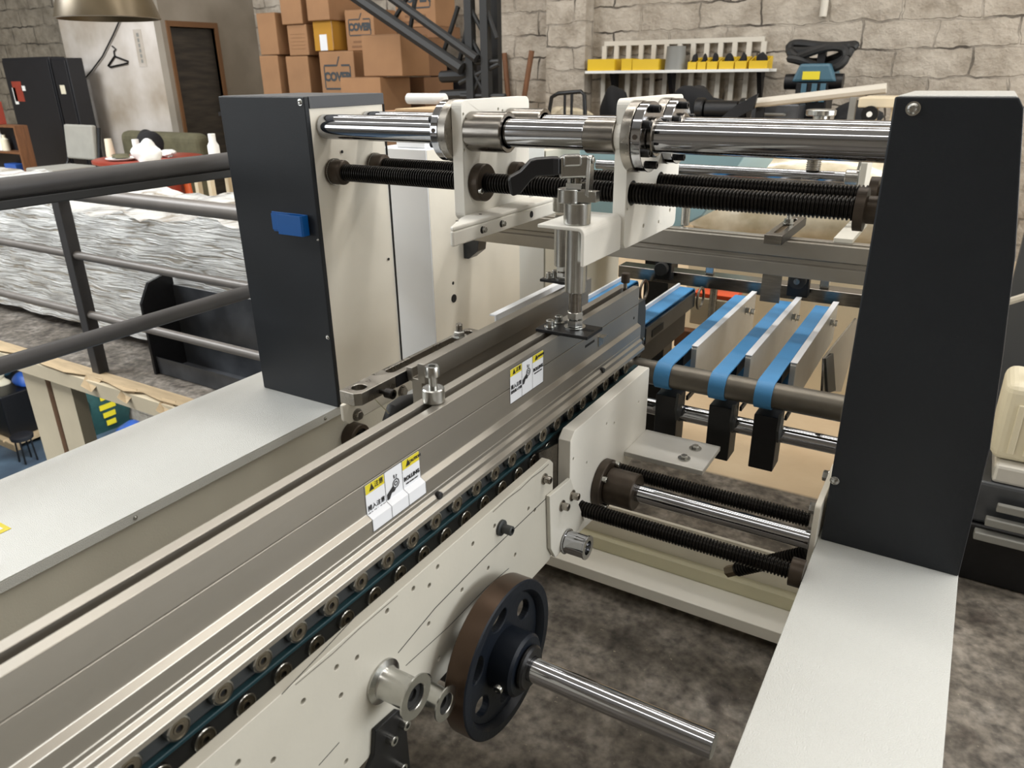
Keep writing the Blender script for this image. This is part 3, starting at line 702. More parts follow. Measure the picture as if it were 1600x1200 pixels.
# locking bolts standing in the rail slots
def lockbolt(x, y, label, big=True, h=.05):
    t = thing('locking_bolt', (x, y, RZ), label, 'bolt', None)
    mb = MB(); mb.tube((x, y, 0), 'z', RZ+.0004, RZ+.021, .0155, .0062, 28, .0015); mb.build('collar', 'zinc', t)
    mb = MB(); mb.cyl((x, y, 0), 'z', RZ-.015, RZ+h-.012, .006, 18); mb.lathe((x, y, RZ+h-.012), 'z', [(0, .0098), (.013, .0098), (.0145, .009), (.0145, .005), (.007, .0045)], 24); mb.build('socket_screw', 'zinc', t)
    return t
lockbolt(-.581, .75, 'zinc socket screw with a collar, standing in the front rail slot nearest the viewer')
def stopbolt(x, y, z, label, m='bronze'):
    t = thing('stop_bolt', (x, y, z), label, 'bolt')
    mb = MB(); mb.cyl((x, y, 0), 'z', z, z+.032, .0042, 14); mb.build('shank', 'steel', t)
    mb = MB(); mb.cyl((x, y, 0), 'z', z+.032, z+.052, .009, 20, .001); mb.build('head', m, t)
stopbolt(-.5808, 1.415, RZ-.02, 'dark headed stop bolt on the far end of the front rail')
stopbolt(-.6915, 1.44, RZ-.02, 'dark headed stop bolt on the far end of the rear rail')

# ------------------------------------------------------------------ second clamp, on the rear rail
FX, FY = -.722, 1.40
c2 = clamp(-.722, 1.405, 1.232, 'second toggle clamp, standing on the rear rail behind the front clamp', RZ, False)
foot(-.722, 1.402, RZ, .04, .026, 'black steel foot plate of the second clamp, on top of the rear rail')
# bright slotted strip beside the rear rail
t = thing('slotted_strip', (-.79, 1.35, 1.0), 'bright angle strip with slots along the far side of the rear rail', 'strip')
mb = MB(); mb.box(-.776, -.773, 1.215, 1.62, .99, 1.050); mb.box(-.788, -.7765, 1.215, 1.62, 1.047, 1.050); mb.build('angle', 'panelwhite', t)
for y in (1.25, 1.42): MB().box(-.773, -.7726, y, y+.006, 1.018, 1.032).build('slot', 'hole', t)

# ------------------------------------------------------------------ front side plate with the hand wheel
t = thing('side_plate', (-.522, .4, .7), 'cream painted front side plate full of drilled holes, carrying the hand wheel', 'side plate')
PXF = -.515
ztop = lambda y: .909
hp = [(773, 822), (805, 867), (763, 888), (717, 850), (739, 850), (684, 886), (646, 920), (671, 915), (722, 922), (605, 955), (670, 975), (686, 1029), (558, 1028), (526, 1043), (533, 1087), (541, 1190), (427, 1188), (474, 1096), (826, 795), (836, 797), (372, 1192)]
holes = []
for u, v in hp:
    p = at(u, v, 'x', PXF); r = .0036
    if p.z < ztop(p.y)-.008 and p.y < .97: holes.append((p.y, p.z, r))
out = [(-.25, .709), (.968, .709), (.978, .72), (.978, ztop(.978)-.012), (.966, ztop(.966)), (-.25, ztop(-.25))]
MB().prism(out, 'x', PXF-.015, PXF, holes, 14).build('plate', 'sideplate', t, .0008)
def wire(pts, w, x, name, m, par):
    mb = MB()
    for (a, b) in zip(pts[:-1], pts[1:]):
        a = Vector(a); b = Vector(b); n = Vector((0, -(b-a).z, (b-a).y)).normalized()*w
        mb.add([a-n, b-n, b+n, a+n, a-n+Vector((x, 0, 0)), b-n+Vector((x, 0, 0)), b+n+Vector((x, 0, 0)), a+n+Vector((x, 0, 0))], [(0, 1, 2, 3), (7, 6, 5, 4), (0, 1, 5, 4), (1, 2, 6, 5), (2, 3, 7, 6), (3, 0, 4, 7)])
    return mb.build(name, m, par)
wire([at(u, v, 'x', PXF) for u, v in ((855, 777), (760, 868), (680, 950), (622, 1020))], .0008, .0002, 'scribed_line', 'ink', t)
wire([at(u, v, 'x', PXF) for u, v in ((795, 888), (760, 918), (700, 980), (634, 1040))], .0006, .0002, 'scribed_line', 'ink', t)
wire([at(u, v, 'x', PXF) for u, v in ((558, 960), (500, 1022), (440, 1085))], .0006, .0002, 'scribed_line', 'ink', t)
wire([at(u, v, 'x', PXF) for u, v in ((530, 1160), (498, 1196))], .0006, .0002, 'scribed_line', 'ink', t)
wire([(PXF, y, z) for y, z in ((.79, .9045), (.83, .9055), (.87, .9025), (.905, .9045), (.94, .9015), (.962, .902))], .0009, .0002, 'paint_chip', 'wornedge', t)
wire([(PXF, y, z) for y, z in ((.40, .9055), (.455, .9035), (.50, .9055), (.57, .9045))], .0007, .0002, 'paint_chip', 'wornedge', t)
p = at(782, 824, 'x', PXF); mb = MB(); mb.lathe(p, 'x', [(0, .0125), (.004, .0125), (.005, .0105), (.005, .007), (.020, .0075), (.021, .0065), (.021, .004), (.012, .004)], 20); mb.build('plug_screw', 'rollerstrip', t)
p = at(850, 748, 'x', PXF); mb = MB(); mb.cyl(p, 'x', 0, .002, .0095, 20); mb.lathe(p, 'x', [(.002, .0065), (.012, .0065), (.013, .0058), (.013, .0035), (.007, .003)], 20); mb.build('cap_screw', 'steel', t)

WY, WZ = .735, .700
t = thing('hand_wheel', (-.47, WY, WZ-.120), 'dark navy hand wheel with worn brown rim on the front side plate', 'hand wheel')
mb = MB(); mb.lathe((0, WY, WZ), 'x', [(-.490, .102), (-.490, .118), (-.488, .120), (-.457, .120)], 64, caps=False)
o = mb.build('rim_band', 'rim', t)
mb = MB(); mb.lathe((0, WY, WZ), 'x', [(-.457, .120), (-.455, .118), (-.455, .105), (-.460, .101), (-.4665, .099)], 64, caps=False); mb.lathe((0, WY, WZ), 'x', [(-.490, .102), (-.4785, .099)], 64, caps=False); mb.build('rim_face', 'navy', t)
loops = [[(WY+.100*math.cos(2*PI*k/48), WZ+.100*math.sin(2*PI*k/48)) for k in range(48)], [(WY+.030*math.cos(2*PI*k/24), WZ+.030*math.sin(2*PI*k/24)) for k in range(24)]]
for q in range(6):
    a0 = PI/6+q*PI/3+.12
    l = []
    for k in range(20):
        b = 2*PI*k/20; rr_, aa = .074+.015*math.cos(b), a0+.27*math.sin(b); l.append((WY+rr_*math.cos(aa), WZ+rr_*math.sin(aa)))
    loops.append(l)
plate_loops(MB(), 'x', loops, -.4785, -.4665).build('web', 'navy', t, .002)
mb = MB(); mb.tube((0, WY, WZ), 'x', -.489, -.428, .047, .0185, 40, .004); mb.build('hub', 'navy', t)
mb = MB(); mb.tube((0, WY, WZ), 'x', -.4277, -.418, .033, .0185, 36, .003); mb.build('hub_collar', 'black', t)
mb = MB(); mb.lathe((-.447, WY-.046, WZ-.012), (0, -1, -.2), [(-.004, .0075), (.004, .0075), (.005, .0068), (.005, .004), (.001, .0035)], 18); mb.build('set_screw', 'zinc', t)
mb = MB(); mb.cyl((0, WY, WZ), 'x', -.60, -.150, .018, 40, .001)
tag(mb.build('wheel_shaft', 'chrome'), 'bare chrome shaft sticking out of the navy hand wheel', 'shaft')
mb = MB(); mb.prism([(WY-.06, WZ-.06), (WY+.06, WZ-.06), (WY+.06, WZ+.004), (WY-.06, WZ+.004)], 'x', -.60, -.545, [(WY, WZ-.0, .0)] if False else ())
tag(MB().prism(rrect(WY-.05, WY+.05, WZ-.05, WZ+.05, .01), 'x', -.585, -.5305, [(WY, WZ, .0184)], 28).build('bearing_block', 'black'), 'black bearing block behind the navy hand wheel, on the shaft', 'bearing block')

def spool(y, z, x1, rf, rc, label):
    t = thing('idler_pulley', (PXF, y, z), label, 'pulley', None)
    x0 = PXF+.0003; ri = rf*.56
    mb = MB(); mb.lathe((0, y, z), 'x', [(x0, ri), (x0, rf), (x0+.003, rf), (x0+.006, rc+.0015), (x0+.009, rc), (x1-.006, rc), (x1-.003, rc+.002), (x1-.002, rf), (x1, rf), (x1, ri+.001), (x1-.001, ri)], 40, closed=True); mb.build('spool', 'zinc', t)
    mb = MB(); mb.lathe((0, y, z), 'x', [(x0, .004), (x0, ri-.0002), (x1-.006, ri-.0002), (x1-.006, .008), (x1-.010, .008), (x1-.010, .004)], 28); mb.build('bore', 'hole', t)
spool(.529, .803, -.462, .0290, .0200, 'larger flanged steel idler pulley on the front side plate, left of the hand wheel')
spool(.597, .728, -.470, .0245, .0175, 'smaller flanged steel idler pulley right beside the larger one')
# black bracket hanging below
t = thing('hanging_bracket', (-.51, .53, .6), 'black bracket with cap screws hanging at the lower edge below the idler pulleys', 'bracket')
q = [at(u, v, 'x', -.508) for u, v in ((587, 1142), (622, 1110), (633, 1112), (644, 1225), (560, 1240), (585, 1180))]
MB().prism([(p.y, p.z) for p in q], 'x', PXF+.0005, -.508).build('plate', 'black', t, .001)
for u, v in ((627, 1129), (607, 1153), (622, 1196)):
    p = at(u, v, 'x', -.508); mb = MB(); capscrew(mb, p, 'x', .0068, .011); mb.build('cap_screw', 'zinc', t)

# ------------------------------------------------------------------ lower right carrier plate and its shaft
LSY, LSZ = 1.18, .757
t = thing('carrier_plate', (-.515, 1.2, .69), 'right lower carrier plate, below the far end of the front rail', 'carrier plate')
hs = [(LSY, LSZ, .0172), (1.09, .748, .0155), (1.25, .754, .0155)]
for u, v in ((998, 628), (948, 662), (960, 661), (896, 717), (917, 723)):
    p = at(u, v, 'x', PXF); hs.append((p.y, p.z, .0028))
MB().prism([(1.042, .70), (1.16, .69), (1.30, .72), (1.41, .77), (1.41, .918), (1.406, .922), (1.058, .922), (1.042, .908)], 'x', -.539, PXF, hs, 20).build('plate', 'carrier', t, .001)
mb = MB(); mb.box(PXF+.0003, -.350, 1.292, 1.412, .764, .775); sh = mb.build('shelf', 'alulight', t, .0015)
for x, y in ((-.392, 1.375), (-.398, 1.322)):
    mb = MB(); hexbolt(mb, (x, y, .7752), 'z', .0075, .006, .0125, .0022); mb.build('hex_bolt', 'zinc', t)
mb = MB(); mb.cyl((-.398, 1.322, .7638), 'z', -.012, 0, .004, 12); mb.build('bolt_end', 'steel', t)
t2 = thing('flanged_bush', (-.49, LSY, LSZ-.05), 'brown round flanged bush holding the lower chrome shaft', 'bush')
mb = MB(); mb.tube((0, LSY, LSZ), 'x', PXF+.0003, -.498, .050, .0168, 44, .002); mb.build('flange', 'bronze', t2)
mb = MB(); mb.tube((0, LSY, LSZ), 'x', -.4978, -.440, .036, .0168, 40, .002); mb.build('hub', 'bronze', t2)
for a in (.9, 2.4, 4.0, 5.4):
    p = (-.498, LSY+.043*math.cos(a), LSZ+.043*math.sin(a)); mb = MB(); capscrew(mb, p, 'x', .0062, .009); mb.build('cap_screw', 'zinc', t2)
mb = MB(); mb.cyl((0, LSY, LSZ), 'x', -.60, -.1265, .0165, 40); tag(mb.build('lower_shaft', 'chrome'), 'lower chrome shaft in the brown flanged bush, between the two lower spindles', 'shaft')
for y, z, lab in ((1.09, .748, 'lower black threaded spindle in front of the lower chrome shaft'), (1.25, .754, 'lower black threaded spindle behind the lower chrome shaft')):
    tt = thing('lead_screw', (-.3, y, z), lab, 'threaded spindle')
    mb = MB(); mb.thread((0, y, z), 'x', -.56, -.1375, .0145, .0056, .0028, 24); mb.build('thread', 'oxide', tt)
    mb = MB(); mb.lathe((0, y, z), 'x', [(-.1372, .010), (-.1372, .0235), (-.1268 if y > 1.2 else -.1168, .0235)], 6 if y > 1.2 else 28, smooth=y < 1.2); mb.build('end_collar', 'bronze' if y < 1.2 else 'zinc', tt)
tt = thing('end_plate', (-.12, 1.2, .66), 'upright cream end plate with hexagon bolts, low beside the right tower', 'plate')
MB().prism(rrect(1.175, 1.345, .70, .83, .008), 'x', -.1262, -.1165).build('plate', 'cream', tt, .001)
for y, z in ((1.32, .812), (1.205, .805), (1.205, .722)):
    mb = MB(); hexbolt(mb, (-.1264, y, z), 'x', .010, .009, .0115, .002, -1); mb.build('hex_bolt', 'zinc', tt)
a, b = at(1262, 864, 'x', -.1268), at(1150, 890, 'y', 1.20)
tt = thing('loose_spindle', b, 'short black threaded end with a brass tip, under the lower spindles', 'spindle')
d = (b-a).normalized(); L_ = (b-a).length
mb = MB(); mb.thread(a, d, 0, L_, .0135, .0056, .0025, 20); mb.build('thread', 'oxide', tt)
mb = MB(); mb.lathe(b, d, [(.0002, .011), (.02, .011)], 6, smooth=False); mb.build('brass_tip', 'brass', tt)
# small plates between the two side plates
tt = thing('link_plate', (-.535, .99, .83), 'dark grey slotted steel plate between the two front side plates', 'plate')
q = [at(u, v, 'x', -.5395) for u, v in ((843, 708), (870, 694), (888, 684), (888, 755), (872, 775), (845, 800))]
MB().prism([(p.y, p.z) for p in q], 'x', -.5475, -.5395).build('plate', 'turned', tt, .001)
p = at(874, 730, 'x', -.5395); MB().box(p.x, p.x+.0004, p.y-.003, p.y+.003, p.z-.011, p.z+.011).build('slot', 'hole', tt)
tt = thing('roller_holder', (-.51, 1.03, .7), 'small cream six-sided plate with two bolts and a chrome guide roller', 'holder')
q = [at(u, v, 'x', -.507) for u, v in ((859, 776), (892, 748), (902, 782), (913, 812), (893, 846), (868, 871), (861, 858))]
MB().prism([(p.y, p.z) for p in q], 'x', PXF+.0006, -.507).build('plate', 'plate', tt, .001)
for u, v in ((894, 774), (878, 790)):
    p = at(u, v, 'x', -.507); mb = MB(); mb.cyl(p, 'x', 0, .0015, .0105, 20); mb.lathe(p, 'x', [(.0015, .0068), (.0125, .0068), (.0135, .006), (.0135, .0035), (.007, .003)], 18); mb.build('cap_screw', 'steel', tt)
p = at(884, 845, 'x', -.507)
mb = MB(); mb.lathe(p, 'x', [(.0003, .022), (.002, .0235), (.004, .0235), (.005, .0205), (.040, .0205), (.0415, .022), (.044, .022), (.044, .013), (.036, .012)], 36); mb.build('roller', 'chrome', tt)

# lower left carrier plate
t = thing('carrier_plate', (-.84, 1.1, .94), 'left lower carrier plate with bolts, under the slotted arm', 'carrier plate')
MB().prism([(.838, .955), (.848, .945), (1.03, .945), (1.03, .996), (.838, .984)], 'x', -.850, -.842).build('plate', 'cream', t, .002)
for u, v in ((558, 648), (628, 611), (552, 622)):
    y, z = at(u, v, 'x', -.842)[1:]
    mb = MB(); hexbolt(mb, (-.842, y, z), 'x', .0085, .007, .0115); mb.build('hex_bolt', 'steel', t)
q = [at(u, v, 'x', -.79) for u, v in ((616, 676), (611, 656), (616, 641), (630, 631), (656, 626))]
mb = MB(); mb.path(q, .015, 14)
tag(mb.build('black_hose', 'rubber'), 'bent black hose between the rear rail and the slotted arm', 'hose')
# round seal on the base below the left tower
tt = thing('shaft_seal', (-1.22, 1.25, .62), 'brown ring-shaped shaft seal on the side of the left machine base', 'seal')
pc = at(562, 684, 'x', -1.21)
mb = MB(); mb.tube((0, pc.y, pc.z), 'x', -1.2405, -1.205, .036, .025, 36, .002); mb.build('outer_ring', 'bronze', tt)
mb = MB(); mb.tube((0, pc.y, pc.z), 'x', -1.2405, -1.213, .0245, .014, 28, .001); mb.build('inner_ring', 'black', tt)
pts = [at(574, 610, 'x', -.75), at(592, 630, 'x', -.76), at(604, 642, 'x', -.78), at(612, 652, 'x', -.80)]
tag(MB().path(pts, .0009, 6).build('loose_string', 'crossg'), 'thin pale loose string hanging from the slotted arm', 'string')

# ------------------------------------------------------------------ floor cross member
prof = [(1.76, .04), (1.76, .078), (1.86, .084), (1.86, .125), (1.885, .128), (1.885, .235), (1.90, .235), (1.90, .04)]
t = thing('cross_member', (-.66, 1.83, .0), 'wide cream folded cross member low above the floor between the machine sides', 'cross member')
MB().prism([(1.7602, .04), (1.7602, .078), (1.86, .084), (1.8602, .04)], 'x', -1.21, -.114).build('front_channel', 'crossw', t, .002)
MB().prism([(1.8604, .04), (1.8604, .125), (1.888, .129), (1.888, .04)], 'x', -1.21, -.114).build('yellowed_ledge', 'crossg', t, .001)
MB().box(-1.21, -.114, 1.8884, 1.90, .04, .235).build('rear_panel', 'cream', t, .001)
for x in (-1.15, -.17): MB().box(x-.02, x+.02, 1.79, 1.84, 0, .0398).build('foot', 'black', t)

# ================================================================== infeed section behind
IY, IZ = 1.460, .890
tag(MB().cyl((0, IY, IZ), 'x', -.90, -.135, .0265, 40, .001).build('drive_roller', 'roller'), 'long dull grey roller carrying the blue belts', 'roller')
def loop_belt(xc, w, y0, z0, r0, y1, z1, r1, th, label):
    n = 14; o = []; i = []
    for k in range(n+1):
        a = -PI/2-PI*k/n; o.append((y0+(r0+th)*math.cos(a), z0+(r0+th)*math.sin(a))); i.append((y0+r0*math.cos(a), z0+r0*math.sin(a)))
    for k in range(n+1):
        a = PI/2-PI*k/n; o.append((y1+(r1+th)*math.cos(a), z1+(r1+th)*math.sin(a))); i.append((y1+r1*math.cos(a), z1+r1*math.sin(a)))
    mb = MB(); m = len(o); vs = []; fs = []
    for x in (xc-w/2, xc+w/2): vs += [(x, a, b) for a, b in o]+[(x, a, b) for a, b in i]
    for k in range(m):
        q = (k+1) % m
        fs += [(k, q, 2*m+q, 2*m+k), (m+k, 3*m+k, 3*m+q, m+q), (k, m+k, m+q, q), (2*m+k, 2*m+q, 3*m+q, 3*m+k)]
    mb.add(vs, fs, True)
    return tag(mb.build('conveyor_belt', 'bluebelt'), label, 'belt', None)
names = ['first from the front rail', 'middle one of three on the grey roller', 'nearest the right tower']
for xc, n in ((-.496, 'flat blue conveyor belt on the grey roller, the one nearest the front rail'), (-.377, 'flat blue conveyor belt on the grey roller, between the other two'), (-.283, 'flat blue conveyor belt on the grey roller, the one nearest the right tower')):
    loop_belt(xc, .034, IY, IZ, .0267, 2.05, .901, .0155, .0034, n)
    xp = xc+.030
    t = thing('conveyor_bed', (xp, 1.8, .85), 'white topped aluminium belt frame right of '+('the belt nearest the front rail' if xc < -.45 else 'the middle blue belt' if xc < -.3 else 'the blue belt nearest the right tower'), 'belt frame')
    MB().prism([(1.553, .862), (1.553, .925), (1.557, .929), (2.07, .929), (2.07, .825), (1.60, .825)], 'x', xp-.006, xp+.006).build('side_sheet', 'alulight', t, .0008)
    MB().box(xp-.007, xp+.007, 1.555, 2.07, .9293, .9315).build('white_strip', 'sticker', t)
    for y, z in ((1.97, .905), (2.03, .885)):
        mb = MB(); hexbolt(mb, (xp+.006, y, z), 'x', .008, .008, .011); mb.build('hex_bolt', 'zinc', t)
    MB().box(xc-.0145, xc+.0145, 1.53, 2.02, .888, .914).build('belt_bed', 'black', t)
    MB().cyl((0, 2.05, .901), 'x', xc-.019, xp-.0065, .0152, 24).build('end_pulley', 'steel', t)
    # holder under the roller
    t = thing('belt_holder', (xc+.008, 1.48, .72), 'black block with grey side plate under the roller, below the belt '+('nearest the front rail' if xc < -.45 else 'in the middle' if xc < -.3 else 'nearest the right tower'), 'holder')
    MB().prism([(1.452, .722), (1.506, .722), (1.506, .845), (1.452, .845)], 'x', xc-.016, xc+.034, [(1.48, .80, .0184)], 24).build('block', 'black', t, .002)
    MB().prism([(1.440, .862), (1.475, .838), (1.47, .80), (1.445, .795), (1.432, .825)], 'x', xc+.0345, xc+.040).build('side_plate', 'rollerstrip', t, .001)
    mb = MB(); hexbolt(mb, (xc+.040, 1.457, .825), 'x', .004, .003, .005); mb.build('bolt', 'zinc', t)
    MB().box(xc+.0345, xc+.0395, 1.5066, 1.55, .82, .83).build('arm', 'black', t)
# two more belts half hidden behind the rails
for xc, y0, n in ((-.655, 1.68, 'blue conveyor belt with black side frame, behind the far end of the front rail'), (-.83, 1.70, 'blue conveyor belt seen between the two rails')):
    loop_belt(xc, .04, y0, .900, .0165, 2.06, .900, .0165, .0034, n)
    t = thing('conveyor_bed', (xc, 1.85, .84), 'black slotted belt frame under the '+n[:18]+(' behind the front rail' if xc > -.7 else ' between the rails'), 'belt frame')
    MB().box(xc+.021, xc+.027, y0, 2.06, .868, .910).build('side_sheet', 'rollerstrip', t, .0008)
    MB().box(xc+.0275, xc+.0285, y0+.04, y0+.12, .875, .893).build('slot', 'hole', t)
    MB().box(xc-.0265, xc-.0205, y0, 2.06, .885, .930).build('white_strip', 'sticker', t)
    MB().box(xc-.015, xc+.015, y0+.0, 2.02, .80, .8785).build('body', 'rubber', t)
    mb = MB(); mb.tube((0, 2.09, .885), 'x', xc+.03, xc+.036, .034, .027, 32); mb.build('ring', 'roller', t)
mb = MB(); mb.cyl((0, 1.48, .80), 'x', -.80, -.1185, .018, 40); tag(mb.build('holder_shaft', 'chrome'), 'chrome shaft carrying the black belt holders below the grey roller', 'shaft')
mb = MB(); mb.thread((0, 1.535, .775), 'x', -.80, -.1185, .014, .0056, .0026, 20); tag(mb.build('holder_spindle', 'oxide'), 'threaded spindle behind the chrome shaft of the black belt holders', 'threaded spindle')
t = thing('guide_sheet', (-.19, 1.75, .84), 'bent steel guide sheet standing beside the right tower, above the grey roller', 'sheet')
q = [at(u, v, 'x', -.19) for u, v in ((1284, 612), (1287, 560), (1296, 548), (1337, 497), (1346, 505), (1340, 520), (1313, 612))]
MB().prism([(p.y, p.z) for p in q], 'x', -.193, -.188).build('sheet', 'turned', t, .001)
q = [at(u, v, 'x', -.187) for u, v in ((1288, 560), (1300, 552), (1304, 610), (1292, 614))]
MB().prism([(p.y, p.z) for p in q], 'x', -.1876, -.184).build('edge_strip', 'black', t, .0005)
# aluminium cross beam
t = thing('cross_beam', (-.66, 1.78, 1.06), 'grooved aluminium cross beam behind the carrier plates', 'beam')
MB().prism([(1.75, 1.062), (1.75, 1.092), (1.757, 1.095), (1.757, 1.104), (1.75, 1.107), (1.75, 1.142), (1.765, 1.142), (1.765, 1.135), (1.785, 1.135), (1.785, 1.142), (1.81, 1.142), (1.81, 1.062)], 'x', XL+.0015, -.112).build('profile', 'alu', t, .0012)
q = [(1.757, 1.061), (1.757, 1.01), (1.775, 1.005), (1.80, 1.061)]
MB().prism([(x, z) for x, z in ((XL+.002, 1.0615), (XL+.002, 1.005), (XL+.02, 1.005), (XL+.055, 1.0615))] and [(1.0615, XL+.002), (1.005, XL+.002), (1.005, XL+.018), (1.03, XL+.05), (1.0615, XL+.055)], 'y', 1.757, 1.80).build('corner_gusset', 'steelplate', t, .001)
# lamella hanging from the beam
t = thing('hanging_lug', (-.365, 1.80, .99), 'grey flat steel lug hanging from the cross beam', 'lug')
MB().box(-.39, -.345, 1.795, 1.80, .985, 1.0615).build('lug', 'turned', t)
t = thing('pressure_roller', (-.356, 2.04, .93), 'black upright roller holder behind the middle blue belt', 'roller holder')
MB().box(-.385, -.33, 2.085, 2.115, .925, 1.035).build('block', 'black', t, .003)
MB().cyl((-.357, 2.0848, .975), 'y', -.022, 0, .022, 28, .002).build('roller', 'rubber', t)
MB().cyl((-.357, 2.0626, .975), 'y', -.006, 0, .008, 16).build('axle', 'steel', t)
t = thing('pressure_roller', (-.72, 2.03, .93), 'black upright roller holder behind the far end of the front rail', 'roller holder')
MB().box(-.765, -.715, 2.085, 2.115, .925, 1.0).build('block', 'black', t, .003)
MB().cyl((-.74, 2.0848, .962), 'y', -.02, 0, .020, 28, .002).build('roller', 'rubber', t)
t = thing('rear_beam', (-.66, 2.18, .9), 'brown grey steel rear beam across the infeed, behind the blue belts', 'beam')
MB().box(-.90, -.112, 2.13, 2.19, .905, .942).build('beam', 'turned', t, .002)
for x in (-.62, -.30):
    MB().box(x-.012, x+.012, 2.15, 2.17, .9425, .975).build('clamp_foot', 'zinc', t, .002)
# infeed block: orange and cream
t = thing('feed_bracket', (-.7, 2.4, .72), 'cream bracket with orange top behind the blue belts', 'bracket')
p = at(1105, 500, 'y', 2.3); q = at(1080, 462, 'y', 2.3); r = at(1150, 462, 'y', 2.3)
MB().box(q.x, r.x, 2.3, 2.36, p.z-.02, q.z-.002).build('bracket', 'beige', t, .004)
MB().box(q.x+.005, r.x-.005, 2.303, 2.45, q.z-.001, q.z+.012).build('orange_top', 'orange', t, .002)
MB().cyl(((q.x+r.x)/2+.005, 2.285, 0), 'z', p.z, q.z+.04, .012, 18).build('pin', 'steel', t)
MB().box(q.x-.03, q.x+.07, 2.25, 2.29, p.z-.09, p.z-.03).build('brown_block', 'woodbrown', t, .004)
# side frames of the rear section
t = thing('rear_cabinet', (-1.28, 2.4, 0), 'white side frame of the rear machine section, behind the left tower', 'machine frame')
MB().box(-1.40, XL, 1.606, 2.075, 0, 1.318).build('front_box', 'panelwhite', t, .002)
MB().box(XL+.0002, XL+.001, 1.609, 2.075, 0, 1.316).build('inner_skin', 'cream', t)
MB().box(-1.37, XL-.004, 2.079, 2.25, 0, 1.30).build('second_panel', 'white', t, .002)
MB().box(-1.39, XL, 2.254, 2.9, 0, 1.26).build('rear_box', 'cream2', t, .002)
MB().box(-1.34, XL-.02, 1.63, 1.78, 1.3182, 1.345).build('top_block', 'panelwhite', t, .003)
mb = MB(); mb.cyl((XL+.001, 1.70, .90), 'x', 0, .002, .012, 18); mb.build('dark_opening', 'hole', t)
mb = MB(); mb.cyl((XL+.001, 1.70, .945), 'x', 0, .0006, .005, 12); mb.build('bolt_hole', 'hole', t)
t = thing('rear_cabinet', (-.06, 2.2, 0), 'cream side frame of the rear machine section, behind the right tower', 'machine frame')
MB().box(-.111, .03, 1.606, 2.9, 0, 1.25).build('box', 'cream', t, .002)

# upper rods, thumb screw, slotted bar
tag(MB().cyl((0, 1.95, 1.263), 'x', -.90, -.232, .0125, 24).build('guide_rod', 'chrome'), 'thin chrome guide rod behind the upper spindles, front one', 'rod')
tag(MB().cyl((0, 1.995, 1.243), 'x', -.90, -.232, .0095, 24).build('guide_rod', 'chrome'), 'thinner chrome guide rod behind the upper spindles, rear one', 'rod')
t = thing('rod_holder', (-.23, 1.97, 1.14), 'cream upright rod holder left of the right tower top', 'holder')
MB().box(-.231, -.216, 1.93, 2.02, 1.1525, 1.30).build('upright', 'plate', t, .002)
MB().box(-.245, -.205, 1.788, 2.02, 1.1422, 1.1523).build('foot', 'plate', t, .001)
MB().tube((0, 1.95, 1.263), 'x', -.262, -.2315, .0185, .0128, 28, .002).build('clamp_ring', 'zinc', t)
MB().rod((-.236, 1.94, 1.283), (-.232, 1.935, 1.315), .003).build('clamp_lever', 'zinc', t)
t = thing('thumb_screw', (-.335, 1.95, 1.28), 'chrome thumb screw with a round head above the thin rods', 'thumb screw')
mb = MB(); mb.lathe((-.336, 1.95, 1.276), 'z', [(.122, .031), (.124, .0335), (.134, .0335), (.136, .030)], 28); mb.build('head', 'zinc', t)
mb = MB(); mb.cyl((-.336, 1.95, 1.276), 'z', .03, .1218, .0165, 20); mb.build('stem', 'zinc', t)
mb = MB(); mb.thread((-.336, 1.95, 1.276), 'z', .0, .03, .017, .005, .002, 18); mb.build('thread', 'steel', t)
t = thing('slotted_bar', (-.355, 1.83, 1.143), 'black and bright slotted clamp bar with a bolt, on top of the cross beam', 'clamp bar')
loops = [[(-.376, 1.70), (-.338, 1.70), (-.338, 1.96), (-.376, 1.96)], [(-.357+.007*math.cos(a), (1.92 if math.sin(a) > 0 else 1.735)+.007*math.sin(a)) for a in [2*PI*k/16 for k in range(16)]]]
plate_loops(MB(), 'z', loops, 1.1425, 1.163).build('bar', 'turned', t, .001)
MB().box(-.3378, -.3372, 1.70, 1.96, 1.1427, 1.1625).build('black_side', 'black', t)
mb = MB(); mb.cyl((-.357, 1.85, 1.163), 'z', .0003, .003, .013, 20); mb.lathe((-.357, 1.85, 1.163), 'z', [(.003, .0105), (.012, .0105)], 6, smooth=False); mb.cyl((-.357, 1.85, 1.163), 'z', .012, .022, .006, 14); mb.build('bolt', 'zinc', t)
for x in (-.60,):
    tag(MB().cyl((x, 1.83, 1.1422), 'z', 0, .055, .0105, 18, .001).build('stud', 'zinc'), 'bright upright stud on the cross beam right of the carrier plate', 'stud')
